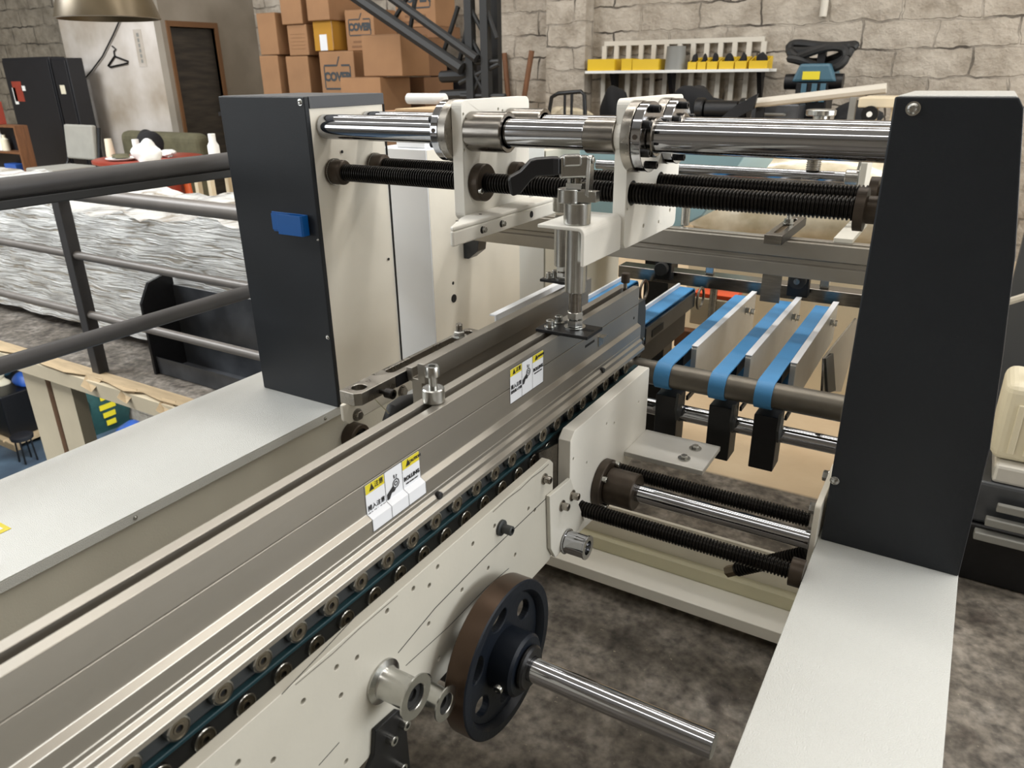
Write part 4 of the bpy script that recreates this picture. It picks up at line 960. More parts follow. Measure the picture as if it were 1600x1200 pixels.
# teal cover and crumpled film behind
t = thing('machine_cover', (-.95, 2.6, 1.1), 'pale teal sheet-metal machine cover behind the thin rods', 'cover')
q = [at(u, v, 'y', 2.35) for u, v in ((905, 225), (1168, 238), (1098, 338), (1062, 356), (905, 356))]
MB().prism([(p.z, p.x) for p in q], 'y', 2.35, 2.9).build('cover', 'teal', t, .006)
MB().box(-1.05, -.95, 2.75, 2.85, 0, 1.10).build('stand', 'black', t)
def blob(name, c, s, m, label, cat, seed, nz=.28, group=None):
    r = random.Random(seed); mb = MB(); mb.ball((0, 0, 0), 1, 26, 16)
    ph = [(Vector((r.gauss(0, 1), r.gauss(0, 1), r.gauss(0, 1))).normalized()*r.uniform(1.5, 7), r.uniform(0, 6), r.uniform(.3, 1)) for _ in range(14)]
    out = []
    for p in mb.v:
        v = Vector(p); f = 1+nz*sum(w*math.sin(k.dot(v)+a) for k, a, w in ph)/5
        z = v.z*f*s[2]; z = max(z, -s[2]*.55)
        out.append((c[0]+v.x*f*s[0], c[1]+v.y*f*s[1], c[2]+z+s[2]*.55))
    mb.v = out; return tag(mb.build(name, m), label, cat, group)
t = thing('film_stack', (-.5, 4.4, 0), 'pale stack draped in crumpled clear film, behind the cross beam', 'wrapped stack')
MB().box(-1.15, -.2, 3.6, 4.2, 0, .78).build('stack', 'beige', t, .01)
b = blob('film', (-.68, 3.85, .775), (.72, .36, .26), 'clear', 'x', 'x', 5, .2)
del b['category']; del b['label']; b.parent = t; b.location = Vector(b.location)-t.location

# ================================================================== railings on the left
t = thing('pipe_railing', (-1.75, .8, 0), 'black pipe railing running from the viewer past the left machine base', 'railing')
MB().rod((-1.75, -.35, 1.287), (-1.75, 1.72, 1.287), .0215, 20).build('handrail', 'railpost', t)
MB().rod((-1.75, -.35, .920), (-1.75, 1.72, .920), .0195, 20).build('lower_rail', 'railpost', t)
MB().box(-1.762, -1.738, -.35, 1.70, 1.244, 1.2645).build('rubber_strip', 'rubber', t, .003)
for y in (-.32, 1.70): MB().cyl((-1.75, y, 0), 'z', .001, 1.266, .02, 18).build('post', 'railpost', t)
RY = 2.115
t = thing('pipe_railing', (-3.9, RY, 0), 'grey pipe railing across the floor edge in front of the wrapped goods', 'railing')
for z, r, n in ((.972, .034, 'top_rail'), (.655, .021, 'middle_rail'), (.335, .021, 'lower_rail')):
    MB().rod((-8.2, RY, z), (-1.98, RY, z), r, 20).build(n, 'railpipe', t)
for x in (-6.3, -3.93, -2.02): MB().box(x-.033, x+.033, RY-.03, RY+.03, .001, .94).build('post', 'railpost', t, .004)
# wrapped goods
def wrapped(x0, x1, y0, y1, z0, z1, name, label, seed):
    r = random.Random(seed); nx, ny, nz = 90, 14, 12; mb = MB()
    V = {}; F = []
    def vert(i, j, k):
        if (i, j, k) not in V:
            x, y, z = x0+(x1-x0)*i/nx, y0+(y1-y0)*j/ny, z0+(z1-z0)*k/nz
            f = .010*math.sin(x*9+z*16)+.008*math.sin(x*17-z*31+1)+r.uniform(-.006, .006)
            if j == 0: y += f
            if k == nz: z += f*1.3+.025*math.sin(x*1.7)
            V[(i, j, k)] = len(mb.v); mb.v.append((x, y, z))
        return V[(i, j, k)]
    for i in range(nx):
        for k in range(nz):
            for j in (0, ny): F.append([vert(i, j, k), vert(i+1, j, k), vert(i+1, j, k+1), vert(i, j, k+1)])
        for j in range(ny):
            for k in (0, nz): F.append([vert(i, j, k), vert(i+1, j, k), vert(i+1, j+1, k), vert(i, j+1, k)])
    for j in range(ny):
        for k in range(nz):
            for i in (0, nx): F.append([vert(i, j, k), vert(i, j+1, k), vert(i, j+1, k+1), vert(i, j, k+1)])
    mb.f = [tuple(f) for f in F]; mb.sm = [True]*len(F)
    return mb
t = thing('wrapped_goods', (-5, 3, 0), 'long low load wrapped in shiny clear stretch film behind the grey railing', 'wrapped load')
wrapped(-8.4, -2.35, 2.47, 3.3, .06, .80, 'w', '', 3).build('film_wrap', 'wrap', t)
MB().box(-8.4, -2.35, 2.58, 3.28, .001, .058).build('skid', 'cabinet', t)
t = thing('steel_trough', (-3.0, 2.33, 0), 'dark steel trough with a black end, at the foot of the wrapped load', 'trough')
mb = MB(); mb.prism([(2.26, .004), (2.44, .004), (2.44, .46), (2.435, .46), (2.435, .012), (2.268, .012), (2.262, .10), (2.256, .10)], 'x', -3.62, -2.1); mb.build('trough_sheet', 'steelplate', t)
MB().prism([(2.24, .004), (2.445, .004), (2.445, .52), (2.42, .53), (2.30, .50), (2.24, .40)], 'x', -3.64, -3.621).build('end_sheet', 'black', t)
# column under the floor edge with pipes, seen in the opening
t = thing('support_column', (-4.55, 2.2, -4.6), 'cream steel column under the floor edge, left of the machine', 'column')
pa, pb, pc_ = at(55, 640, 'y', 2.08), at(88, 640, 'y', 2.08), at(119, 640, 'y', 2.08)
MB().box(pa.x-.02, pb.x-.03, 2.075, 2.13, -4.599, -.096).build('flange', 'beige', t)
MB().box(pb.x+.03, pc_.x+.01, 2.075, 2.13, -4.599, -.096).build('flange', 'beige', t)
MB().box(pa.x-.02, pc_.x+.01, 2.1302, 2.15, -4.599, -.096).build('web', 'beige', t)
tag(MB().cyl((pb.x+.015, 2.10, 0), 'z', -4.598, -.0965, .016, 14).build('red_pipe', 'redpipe'), 'thin red pipe running down the cream column', 'pipe')
tag(MB().cyl((pb.x-.02, 2.11, 0), 'z', -4.598, -.0965, .010, 12).build('cable', 'rubber'), 'black cable beside the red pipe on the cream column', 'cable')
# things on the lower floor
LF = -4.6
p = at(36, 662, 'z', LF+.1)
t = thing('pallet', (p.x, p.y, LF), 'wooden pallet on the lower floor, far left', 'pallet')
for k in range(5): MB().box(p.x-.9+.36*k, p.x-.6+.36*k, p.y-.6, p.y+.6, LF+.10, LF+.13).build('board', 'ply', t)
for yy in (-.55, 0, .55): MB().box(p.x-.9, p.x+.84, p.y+yy-.05, p.y+yy+.05, LF+.001, LF+.0995).build('bearer', 'ply', t)
tag(MB().box(p.x-.75, p.x+.6, p.y-.5, p.y+.5, LF+.1305, LF+.95).build('crate', 'black', None, .02), 'dark crate standing on the pallet on the lower floor', 'crate')
r4 = random.Random(12)
for k, (dx, dy, m, lab) in enumerate(((-.55, .1, 'bluething', 'teal lump of scrap on the dark crate, left one'), (-.05, -.2, 'offwhite', 'pale lump of scrap on the dark crate, middle one'), (.38, .15, 'bluebag', 'blue lump of scrap on the dark crate, right one'))):
    blob('scrap_part', (p.x+dx, p.y+dy, LF+.951), (.17, .2, .16), m, lab, 'scrap', 20+k, .5)
p = at(45, 720, 'z', LF)
t = thing('stool', (p.x, p.y, LF), 'dark round stool on the lower floor beside the cream column', 'stool')
MB().lathe((p.x, p.y, LF), 'z', [(.42, .05), (.43, .17), (.49, .18), (.51, .15), (.52, .04)], 24).build('seat', 'cabinet', t)
for k in range(4):
    a = PI/4+k*PI/2; MB().rod((p.x+.14*math.cos(a), p.y+.14*math.sin(a), LF+.001), (p.x+.12*math.cos(a), p.y+.12*math.sin(a), LF+.435), .015).build('leg', 'black', t)
p = at(172, 668, 'z', LF)
t = thing('sack', (p.x, p.y, LF), 'dark green sack with yellow lettering on the lower floor', 'sack')
mb = MB(); n = 14
for k in range(n+1):
    z = 1.05*k/n; w = .36*(1-.06*math.sin(k)) if k < n else .33; d = .17*math.sin(PI*(.18+.64*k/n))
    mb.v += [(p.x+d*a, p.y+w*b, LF+z+.001) for a, b in ((1, -1), (1.25, 0), (1, 1), (-1, 1), (-1.25, 0), (-1, -1))]
for k in range(n):
    for i in range(6): mb.f.append((k*6+i, k*6+(i+1) % 6, k*6+6+(i+1) % 6, k*6+6+i))
mb.f += [tuple(range(6)), tuple(n*6+k for k in range(6))]; mb.sm = [True]*len(mb.f)
sk = mb.build('sack_body', 'greenbag', t)
for k, (zz, w) in enumerate(((.86, .16), (.70, .12), (.52, .17), (.36, .13), (.2, .1))):
    MB().box(p.x+.2130, p.x+.2165, p.y-.05-w, p.y-.05+w*.8, LF+zz-.05, LF+zz+.05).build('yellow_print', 'yellow', sk)
q = at(150, 672, 'z', LF)
blob('plastic_bag', (q.x+.75, q.y-.75, LF+.001), (.28, .2, .14), 'paper', 'pale crumpled plastic bag in front of the green sack', 'bag', 31, .5)
q = at(228, 690, 'z', LF)
blob('blue_sack', (q.x, q.y-.2, LF+.001), (.3, .3, .3), 'bluebag', 'blue sack right of the green sack on the lower floor', 'sack', 32, .3)
q = at(118, 690, 'z', LF)
t = thing('office_chair', (q.x, q.y, LF), 'black chair back behind the cream column on the lower floor', 'chair')
MB().box(q.x-.2, q.x+.25, q.y, q.y+.06, LF+.45, LF+1.0).build('backrest', 'blackfab', t, .08, seg=4)
MB().box(q.x-.22, q.x+.27, q.y-.45, q.y-.01, LF+.40, LF+.449).build('seat', 'blackfab', t, .02)
MB().cyl((q.x, q.y-.2, LF), 'z', .001, .399, .03).build('pedestal', 'black', t)

# ================================================================== far left corner
def along(u, v, y): return at(u, v, 'y', y)
# black cabinets with stickers
for i, (u0, u1, lab) in enumerate(((2, 76, 'wide black metal cabinet with a red and white sticker, far left'), (79, 103, 'narrow black metal cabinet with a small pink sticker, beside the white wall'))):
    a, b = along(u0, 91, 5.6), along(u1, 91, 5.6)
    t = thing('metal_cabinet', ((a.x+b.x)/2, 5.7, 0), lab, 'cabinet')
    MB().box(a.x, b.x, 5.6, 5.8, .001, a.z).build('carcass', 'cabinet', t, .008)
    MB().box(a.x+.02, b.x-.02, 5.584, 5.5995, .06, a.z-.03).build('door', 'cabinet', t, .004)
    if i == 0:
        for (uu, vv, w, h, m) in ((28, 143, .22, .24, 'redlam'), (24, 150, .08, .20, 'paper'), (36, 138, .09, .06, 'paper')):
            c = along(uu, vv, 5.58); MB().box(c.x-w/2, c.x+w/2, 5.5815, 5.5838, c.z-h/2, c.z+h/2).build('door_sticker', m, t)
    else:
        c = along(98, 140, 5.58); MB().box(c.x-.05, c.x+.05, 5.5815, 5.5838, c.z-.05, c.z+.05).build('door_sticker', 'offwhite', t)
# open shelf with bottles
a, b = along(-40, 190, 4.6), along(29, 225, 4.6)
t = thing('wooden_bookcase', ((a.x+b.x)/2, 4.7, 0), 'low brown wooden bookcase at the far left edge', 'bookcase')
MB().box(b.x-.03, b.x, 4.6, 4.74, .001, 1.02).build('side_panel', 'woodbrown', t); MB().box(a.x-.3, a.x-.27, 4.6, 4.74, .001, 1.02).build('side_panel', 'woodbrown', t)
for z in (.08, .42, .72, 1.0): MB().box(a.x-.269, b.x-.031, 4.605, 4.74, z, z+.022).build('shelf_board', 'woodbrown', t)
MB().box(a.x-.27, b.x-.03, 4.741, 4.75, .001, 1.02).build('back_panel', 'cabinet', t)
for k, (u, z, h, m, lab) in enumerate(((4, .742, .22, 'paper', 'white bottle on the middle board of the wooden bookcase'), (10, .742, .17, 'offwhite', 'cream bottle beside the white one in the wooden bookcase'), (3, 1.0225, .24, 'redlam', 'dark red box on top of the wooden bookcase'), (16, .442, .16, 'bluebag', 'blue box on the low board of the wooden bookcase'), (2, 1.27, .12, 'greypl', 'grey pack on the dark red box'))):
    x = along(u, 230, 4.67).x
    if m in ('paper', 'offwhite'): o = MB().lathe((x, 4.67, z+.0005), 'z', [(0, .04), (h*.7, .04), (h*.82, .018), (h, .018)], 18).build('bottle', m)
    else: o = MB().box(x-.13, x+.11, 4.62, 4.735, z-.0+ (-.007 if k == 4 else .0005), z+h).build('box', m, None, .004)
    tag(o, lab, 'bottle' if m in ('paper', 'offwhite') else 'box')
# red round table and what lies on it
c = along(232, 246, 4.7); TX, TY, TZ = c.x, 4.7, c.z
t = thing('round_table', (TX, TY, 0), 'round red-brown table with orange legs in front of the white wall', 'table')
MB().lathe((TX, TY, 0), 'z', [(TZ-.045, .46), (TZ-.03, .50), (TZ-.004, .50), (TZ, .49)], 48).build('tabletop', 'redlam', t)
MB().lathe((TX, TY, 0), 'z', [(TZ-.35, .30), (TZ-.046, .32)], 32).build('apron', 'redlam', t)
for k in range(4):
    a = .35+k*PI/2; MB().rod((TX+.40*math.cos(a), TY+.40*math.sin(a), .001), (TX+.36*math.cos(a), TY+.36*math.sin(a), TZ-.046), .035).build('leg', 'orangeleg', t)
def put(u, dy): return along(u, 240, TY+dy).x
x = put(173, -.12); tag(MB().lathe((x, TY-.12, TZ+.0005), 'z', [(0, .045), (.17, .032)], 20).build('paper_cup', 'offwhite'), 'tall cream cup on the red round table, left one', 'cup')
x = put(215, -.05); tag(MB().lathe((x, TY-.05, TZ+.0005), 'z', [(0, .03), (.17, .032)], 20).build('paper_cup', 'paper'), 'narrow white cup on the red round table beside the plastic bag', 'cup')
x = put(190, -.28); tag(MB().lathe((x, TY-.28, TZ+.0005), 'z', [(0, .10), (.02, .15), (.024, .15), (.012, .09)], 28).build('plate', 'paper'), 'white plate with leftovers on the red round table', 'plate')
x = put(188, -.28); blob('food_leftover', (x, TY-.28, TZ+.0255), (.09, .08, .02), 'olive', 'brown leftovers on the white plate', 'food', 41, .5)
x = put(232, -.22); blob('plastic_bag', (x, TY-.22, TZ+.001), (.12, .10, .11), 'paper', 'white crumpled plastic bag on the red round table', 'bag', 42, .45)
x = put(258, .10); blob('paper_towel', (x, TY+.08, TZ+.001), (.10, .08, .04), 'paper', 'small white crumpled paper on the right of the red table', 'paper', 43, .5)
x = put(246, .36); blob('cap', (x, TY+.30, TZ+.001), (.15, .12, .16), 'blackfab', 'black cap lying at the back of the red round table', 'cap', 44, .25)
# grey couch / bag behind the table
a, b = along(146, 222, 5.4), along(265, 222, 5.4)
t = thing('couch', ((a.x+b.x)/2, 5.5, 0), 'olive couch with grey edge behind the red round table', 'couch')
MB().box(a.x, b.x, 5.3, 5.9, .10, .52).build('seat', 'olive', t, .08, seg=4)
MB().box(a.x, b.x, 5.72, 5.95, .521, .90).build('backrest', 'olive', t, .09, seg=4)
for xx in (a.x+.08, b.x-.08): MB().box(xx-.05, xx+.05, 5.4, 5.5, .001, .0995).build('leg', 'black', t)
# office chair
c = along(112, 232, 4.75)
t = thing('chair', (c.x, 4.75, 0), 'grey upholstered chair with black frame left of the red table', 'chair')
bz0, bz1 = along(112, 250, 4.75).z, along(112, 196, 4.75).z
mb = MB(); mb.box(-.26, .26, -.03, .03, 0, bz1-bz0); mx = Matrix.Translation((c.x, 4.85, bz0)) @ Matrix.Rotation(-.12, 4, 'X')
mb.v = [tuple(mx @ Vector(p)) for p in mb.v]; mb.build('backrest', 'fabricgrey', t, .02, seg=3)
MB().box(c.x-.25, c.x+.25, 4.35, 4.84, bz0-.14, bz0-.05).build('seat', 'fabricgrey', t, .02, seg=3)
for s in (-1, 1):
    MB().path([(c.x+s*.29, 4.92, bz1-.03), (c.x+s*.29, 4.85, bz0-.02), (c.x+s*.29, 4.80, bz0-.10), (c.x+s*.29, 4.40, bz0-.12), (c.x+s*.29, 4.36, .001)], .018, 10).build('side_frame', 'black', t)
MB().box(c.x-.289, c.x+.289, 4.5, 4.56, bz0-.17, bz0-.141).build('cross_bar', 'black', t)
# white stool
c = along(338, 264, 4.2)
t = thing('white_stand', (c.x, 4.2, 0), 'white metal stand half hidden behind the left tower', 'stand')
MB().box(c.x-.13, c.x+.13, 4.02, 4.38, c.z+.04, c.z+.06).build('top', 'panelwhite', t, .005)
for sx in (-.06, .10):
    for sy in (4.05, 4.35): MB().box(c.x+sx-.02, c.x+sx+.02, sy-.02, sy+.02, .001, c.z+.0395).build('leg', 'beige', t)
MB().rod((c.x-.05, 4.06, c.z-.05), (c.x+.09, 4.06, c.z-.05), .012).build('brace', 'panelwhite', t)
q = c; tag(MB().lathe((c.x+.07, 4.15, c.z+.0605), 'z', [(0, .045), (.13, .045), (.16, .028), (.22, .028)], 18).build('spray_bottle', 'paper'), 'white bottle on the white metal stand by the left tower', 'bottle')
# hanger, cable, notes, lamp
def onwall(u, v, d=.012): return at(u, v, 'y', PY-d)
h = onwall(178, 97)
t = thing('clothes_hanger', (h.x, PY-.012, h.z), 'dark wire clothes hanger hooked on the white wall', 'hanger')
P3 = [onwall(u, v) for u, v in ((179, 88), (169, 103), (172, 105), (199, 99), (200, 96), (179, 88))]
MB().path(P3, .011, 8).build('shoulder_wire', 'black', t)
MB().path([onwall(u, v) for u, v in ((179, 88), (178, 80), (181, 77), (175, 72))], .009, 8).build('hook', 'black', t)
tag(MB().path([onwall(u, v, .02) for u, v in ((192, 20), (178, 52), (160, 88), (142, 112), (126, 130))], .009, 8).build('wall_cable', 'rubber'), 'thin dark cable slanting across the white wall', 'cable')
t = thing('paper_notice', (onwall(218, 80).x, PY-.004, onwall(218, 100).z), 'faded paper notice with grey lines taped to the white wall', 'notice')
a, b = onwall(207, 46, .004), onwall(230, 104, .004)
MB().box(a.x, b.x, PY-.004, PY-.001, b.z, a.z).build('sheet', 'plasterw', t)
for k in range(6):
    z = a.z-.06-(a.z-b.z-.12)*k/5; w = (b.x-a.x)*(.25 if k else .3); MB().box((a.x+b.x)/2-w/2, (a.x+b.x)/2+w/2, PY-.0048, PY-.0042, z-.02, z+.02).build('printed_line', 'greypl', t)
a = at(170, 30, 'y', 2.6)
t = thing('pendant_lamp', (a.x, 2.6, a.z), 'large brass enamel pendant lamp hanging at the top left', 'lamp')
MB().lathe((a.x, 2.6, a.z), 'z', [(.0, .245), (.003, .25), (.17, .20), (.30, .07), (.36, .055), (.36, .045), (.295, .06), (.165, .19), (.0, .238)], 48, closed=True).build('shade', 'brass', t)
MB().cyl((a.x, 2.6, 0), 'z', a.z+.36, 5.598, .008, 10).build('cord', 'black', t)
MB().lathe((a.x, 2.6, a.z), 'z', [(.36, .05), (.40, .03), (.44, .009)], 20).build('socket_cap', 'black', t)

# ------------------------------------------------------------------ cartons
YC = 6.3
def carton(u0, v0, u1, v1, y, label, m='carton', logo=False, rot=0., tape=False, ztop_only=None, depth=.5, lines=False):
    a, b = at(u0, v0, 'y', y), at(u1, v1, 'y', y)
    w, h = b.x-a.x-.012, a.z-b.z-.012
    if ztop_only is not None: h = a.z-ztop_only
    c = Vector(((a.x+b.x)/2, y, a.z-h))
    mx = Matrix.Translation(c) @ Matrix.Rotation(rot, 4, 'Z')
    t = thing('carton', c, label, 'carton', None)
    def bx(x0, x1, y0, y1, z0, z1): return MB().box(x0, x1, y0, y1, z0, z1, mx=mx)
    bx(-w/2, w/2, 0, depth, 0, h).build('box_body', m, t, .008)
    fl = MB(); fl.box(-w/2+.004, w/2-.004, 0.003, depth/2-.004, h+.0005, h+.005, mx=mx); fl.build('lid_flap', m, t)
    fl = MB(); fl.box(-w/2+.004, w/2-.004, depth/2+.004, depth-.003, h+.0005, h+.005, mx=mx); fl.build('lid_flap', m, t)
    if tape: bx(-w/2-.001, w/2+.001, -.002, -.0005, h*.0, h*1.0).build('tape_band', 'tape', t); bx(-.05, .05, -.003, -.0021, .0, h*.55).build('glossy_patch', 'sticker', t)  # plain white patch over the lower front
    R = mx.to_3x3() @ Vector((1, 0, 0)); U = Vector((0, 0, 1))
    if logo:
        oz = h*.58; s = w*.24
        F = mx @ Vector((0, -.0025, oz))
        text('COVER', s, F, R, U, 'print', t, ext=.0005, bold=.006)
        mb = MB()
        for (x0, x1, z0, z1) in ((-w*.37, -w*.02, h*.76, h*.79), (w*.13, w*.37, h*.76, h*.79), (-w*.37, w*.37, h*.37, h*.40), (-w*.39, -w*.365, h*.40, h*.76), (w*.365, w*.39, h*.40, h*.76)): mb.box(x0, x1, -.003, -.0005, z0, z1, mx=mx)
        mb.add([tuple(mx @ Vector(p)) for p in ((-w*.02, -.003, h*.76), (w*.01, -.003, h*.76), (w*.10, -.003, h*.92), (w*.07, -.003, h*.92), (-w*.02, -.0005, h*.76), (w*.01, -.0005, h*.76), (w*.10, -.0005, h*.92), (w*.07, -.0005, h*.92))], [(0, 1, 2, 3), (7, 6, 5, 4), (0, 1, 5, 4), (1, 2, 6, 5), (2, 3, 7, 6), (3, 0, 4, 7)])
        mb.build('logo_frame', 'print', t)
        for k in range(2):
            ww = w*(.26, .32)[k]; bx(-ww, ww, -.0022, -.0005, h*(.20-.12*k), h*(.25-.12*k)).build('faded_print', 'carton2', t)
    if lines:
        for k in range(5): bx(-w*.36, w*.36, -.0022, -.0005, h*(.22+.12*k), h*(.225+.12*k)).build('print_line', 'carton2', t)
    return t
BT = at(450, 172, 'y', YC).z       # hidden shelf the stack stands on
tb = thing('storage_rack', (at(520, 140, 'y', YC).x, YC+.4, 0), 'low dark storage rack carrying the stack of cartons', 'rack')
xa_, xb_ = at(400, 150, 'y', YC).x, at(668, 150, 'y', YC).x
MB().box(xa_, xb_, YC-.55, YC+.62, BT-.04, BT-.001).build('rack_board', 'cabinet', tb)
for x in (xa_+.05, xb_-.05):
    for y in (YC-.5, YC+.57): MB().box(x-.03, x+.03, y-.03, y+.03, .001, BT-.0405).build('leg', 'cabinet', tb)
carton(404, 88, 444, 172, YC, 'plain carton at the lower left corner of the carton stack', ztop_only=BT)
carton(445, 89, 490, 172, YC+.02, 'plain carton right of the lower left one, with a vertical seam', ztop_only=BT)
carton(399, 22, 437, 87.2, YC, 'plain carton at the upper left of the carton stack')
carton(447, 40, 484, 88.2, YC+.02, 'carton with printed text lines in the middle of the stack', lines=True)
carton(488, 34, 522, 80.5, YC+.02, 'carton wrapped in shiny brown tape, in the middle of the stack', m='tape', tape=True)
carton(497, 81.5, 560, 172, YC-.05, 'logo carton in the lower middle of the stack, torn film beside it', logo=True, ztop_only=BT)
carton(537, 17, 588, 80.5, YC+.12, 'logo carton in the upper middle of the stack, partly behind the black truss', logo=True, depth=.36)
carton(563, 56, 630, 121, YC-.42, 'large plain carton standing forward at the right of the stack', rot=.0, depth=.42)
carton(530, 122, 598, 172, YC-.46, 'low front carton right at the foot of the stack', ztop_only=BT, depth=.45)
carton(434, -14, 474, 39, YC, 'top carton of the stack, left one at the upper edge')
carton(475, -18, 516, 33, YC-.02, 'top carton of the stack, right one at the upper edge')
carton(600, 122, 666, 172, YC+.1, 'dull carton behind the front ones, right end of the stack', m='carton2', ztop_only=BT)
carton(592, 62, 668, 121, YC+.16, 'dull carton behind the forward large one at the right of the stack', m='carton2', depth=.35)
carton(600, 46, 690, 61, YC+.5, 'flat dull carton beneath the high logo carton', m='carton2', depth=.35)
carton(614, -34, 682, 43, YC+.5, 'high logo carton behind the black truss at the upper edge', logo=True, depth=.35)

# ------------------------------------------------------------------ black truss
t = thing('steel_truss', (at(740, 100, 'y', 5.8).x, 5.8, 0), 'black lattice steel column and sloping strut right of the cartons', 'truss')
def rodp(u0, v0, u1, v1, y, r, name): return MB().rod(at(u0, v0, 'y', y), at(u1, v1, 'y', y), r, 8).build(name, 'rubber', t)
for u, y in ((736, 5.8), (760, 5.8), (776, 6.05)):
    x = at(u, 100, 'y', y).x; MB().box(x-.035, x+.035, y-.035, y+.035, .001, 5.598).build('chord', 'rubber', t)
rodp(545, -12, 722, 108, 5.75, .055, 'strut'); rodp(575, -30, 745, 92, 5.75, .04, 'strut')
for a in ((610, 40, 640, -10), (640, 52, 650, -10), (690, 92, 716, 10), (716, 104, 735, 20), (736, 150, 760, 105), (760, 150, 736, 105), (736, 60, 760, 105), (760, 60, 736, 15), (760, 15, 776, 60), (700, 100, 780, 96), (718, 130, 780, 100), (720, 150, 790, 150)): rodp(*a, 5.8, .02, 'brace')
for a in ((690, 120, 740, 118), (690, 150, 740, 148)): rodp(*a, 5.9, .05, 'shelf_bar')
a, b = at(672, 100, 'y', 6.98), at(735, 180, 'y', 6.98)
tag(MB().box(a.x, b.x, 6.98, 7.3, .001, a.z).build('dark_cabinet', 'cabinet'), 'dark cabinet in the shade behind the black truss', 'cabinet')
# broom handles
for i, (u0, v0, u1, v1) in enumerate(((788, 83, 794, 152), (831, 79, 819, 152))):
    yy = 7.36-.12*i; a = at(u0, v0, 'y', yy); b = at(u1, v1, 'y', yy-.02); d = (b-a); e = a+d*((.02-a.z)/d.z)
    t = thing('broom', (e.x, e.y, 0), 'brown wooden broom leaning on the wall, '+('left one nearest the truss' if i == 0 else 'right one leaning left'), 'broom')
    MB().rod(a, e+(a-e)*.06, .028, 12).build('handle', 'woodbrown', t); MB().box(e.x-.13, e.x+.13, e.y-.03, e.y+.03, .001, .10).build('brush', 'blackfab', t)
# shelf with pegs and bins
WYB = 7.4
sl, sr = at(915, 112, 'y', 7.14), at(1203, 106, 'y', 7.14)
zs = (sl.z+sr.z)/2
t = thing('wall_shelf', (sl.x, WYB-.1, zs), 'white wall shelf with a slatted rack above and below, carrying yellow bins', 'shelf')
MB().box(sl.x, sr.x, 7.12, WYB-.001, zs-.025, zs).build('shelf_board', 'paper', t, .003)
tl, tr = at(945, 64, 'y', WYB-.05), at(1195, 58, 'y', WYB-.05); zt_ = (tl.z+tr.z)/2
MB().box(tl.x, tr.x, WYB-.06, WYB-.03, zt_-.04, zt_).build('top_rail', 'conduit', t)
for k in range(13):
    x = tl.x+(tr.x-tl.x)*k/12; MB().box(x-.022, x+.022, WYB-.0595, WYB-.035, zs+.001, zt_-.0405).build('slat', 'conduit', t)
    if k % 1 == 0: MB().box(x-.022, x+.022, WYB-.06, WYB-.035, zs-.55, zs-.0255).build('slat', 'conduit', t)
for u in (955, 1045, 1185):
    x = at(u, 120, 'y', 7.2).x; MB().prism([(7.2, zs-.026), (WYB-.061, zs-.30), (WYB-.061, zs-.026)], 'x', x-.02, x+.02).build('bracket', 'black', t)
def bin_(u0, u1, vtop, label, open_=True, name='storage_bin', m='yellowbin'):
    a, b = at(u0, vtop, 'y', 7.16), at(u1, vtop, 'y', 7.16); h = a.z-zs
    t = thing(name, ((a.x+b.x)/2, 7.2, zs), label, 'bin', None)
    w = .008; x0, x1, y0, y1, z0, z1 = a.x, b.x, 7.15, 7.33, zs+.001, zs+h
    MB().box(x0, x1, y0, y1, z0, z0+w).build('bottom', m, t); MB().box(x0, x1, y1-w, y1, z0+w, z1).build('back', m, t)
    MB().box(x0, x1, y0, y0+w, z0+w, z0+h*(.62 if open_ else 1)).build('front', m, t)
    for x in (x0, x1-w): MB().prism([(y0+w, z0+w), (y1-w, z0+w), (y1-w, z1), (y0+w*3, z0+h*(.62 if open_ else 1))], 'x', x, x+w).build('side', m, t)
    if open_: blob('scrap', ((a.x+b.x)/2, 7.24, zs+.012), ((x1-x0)*.30, .05, h*.75), 'blackfab', 'dark small parts in the '+label.replace('yellow bin', 'bin'), 'small parts', int(u0), .25)
bin_(919, 961, 93, 'long yellow bin at the left end of the wall shelf', False)
bin_(972, 988, 92, 'narrow yellow bin beside the long left one on the shelf', False)
bin_(989, 1030, 93, 'long yellow bin left of the grey bucket', False)
for k, n in enumerate(('first small yellow bin right of the grey bucket', 'second small yellow bin right of the grey bucket', 'third small yellow bin right of the grey bucket', 'fourth small yellow bin right of the grey bucket', 'fifth small yellow bin from the grey bucket', 'larger yellow bin at the right end of the wall shelf')):
    u0, u1 = ((1076, 1089), (1091, 1104), (1106, 1122), (1125, 1148), (1150, 1168), (1172, 1201))[k]; bin_(u0, u1, 90-k*.5, n)
c = at(1053, 107, 'y', 7.20)
tag(MB().lathe((c.x, 7.23, zs+.0005), 'z', [(0, .095), (.19, .085), (.20, .088), (.20, .08), (.02, .085)], 32).build('bucket', 'greypl'), 'grey bucket between the yellow bins on the wall shelf', 'bucket')

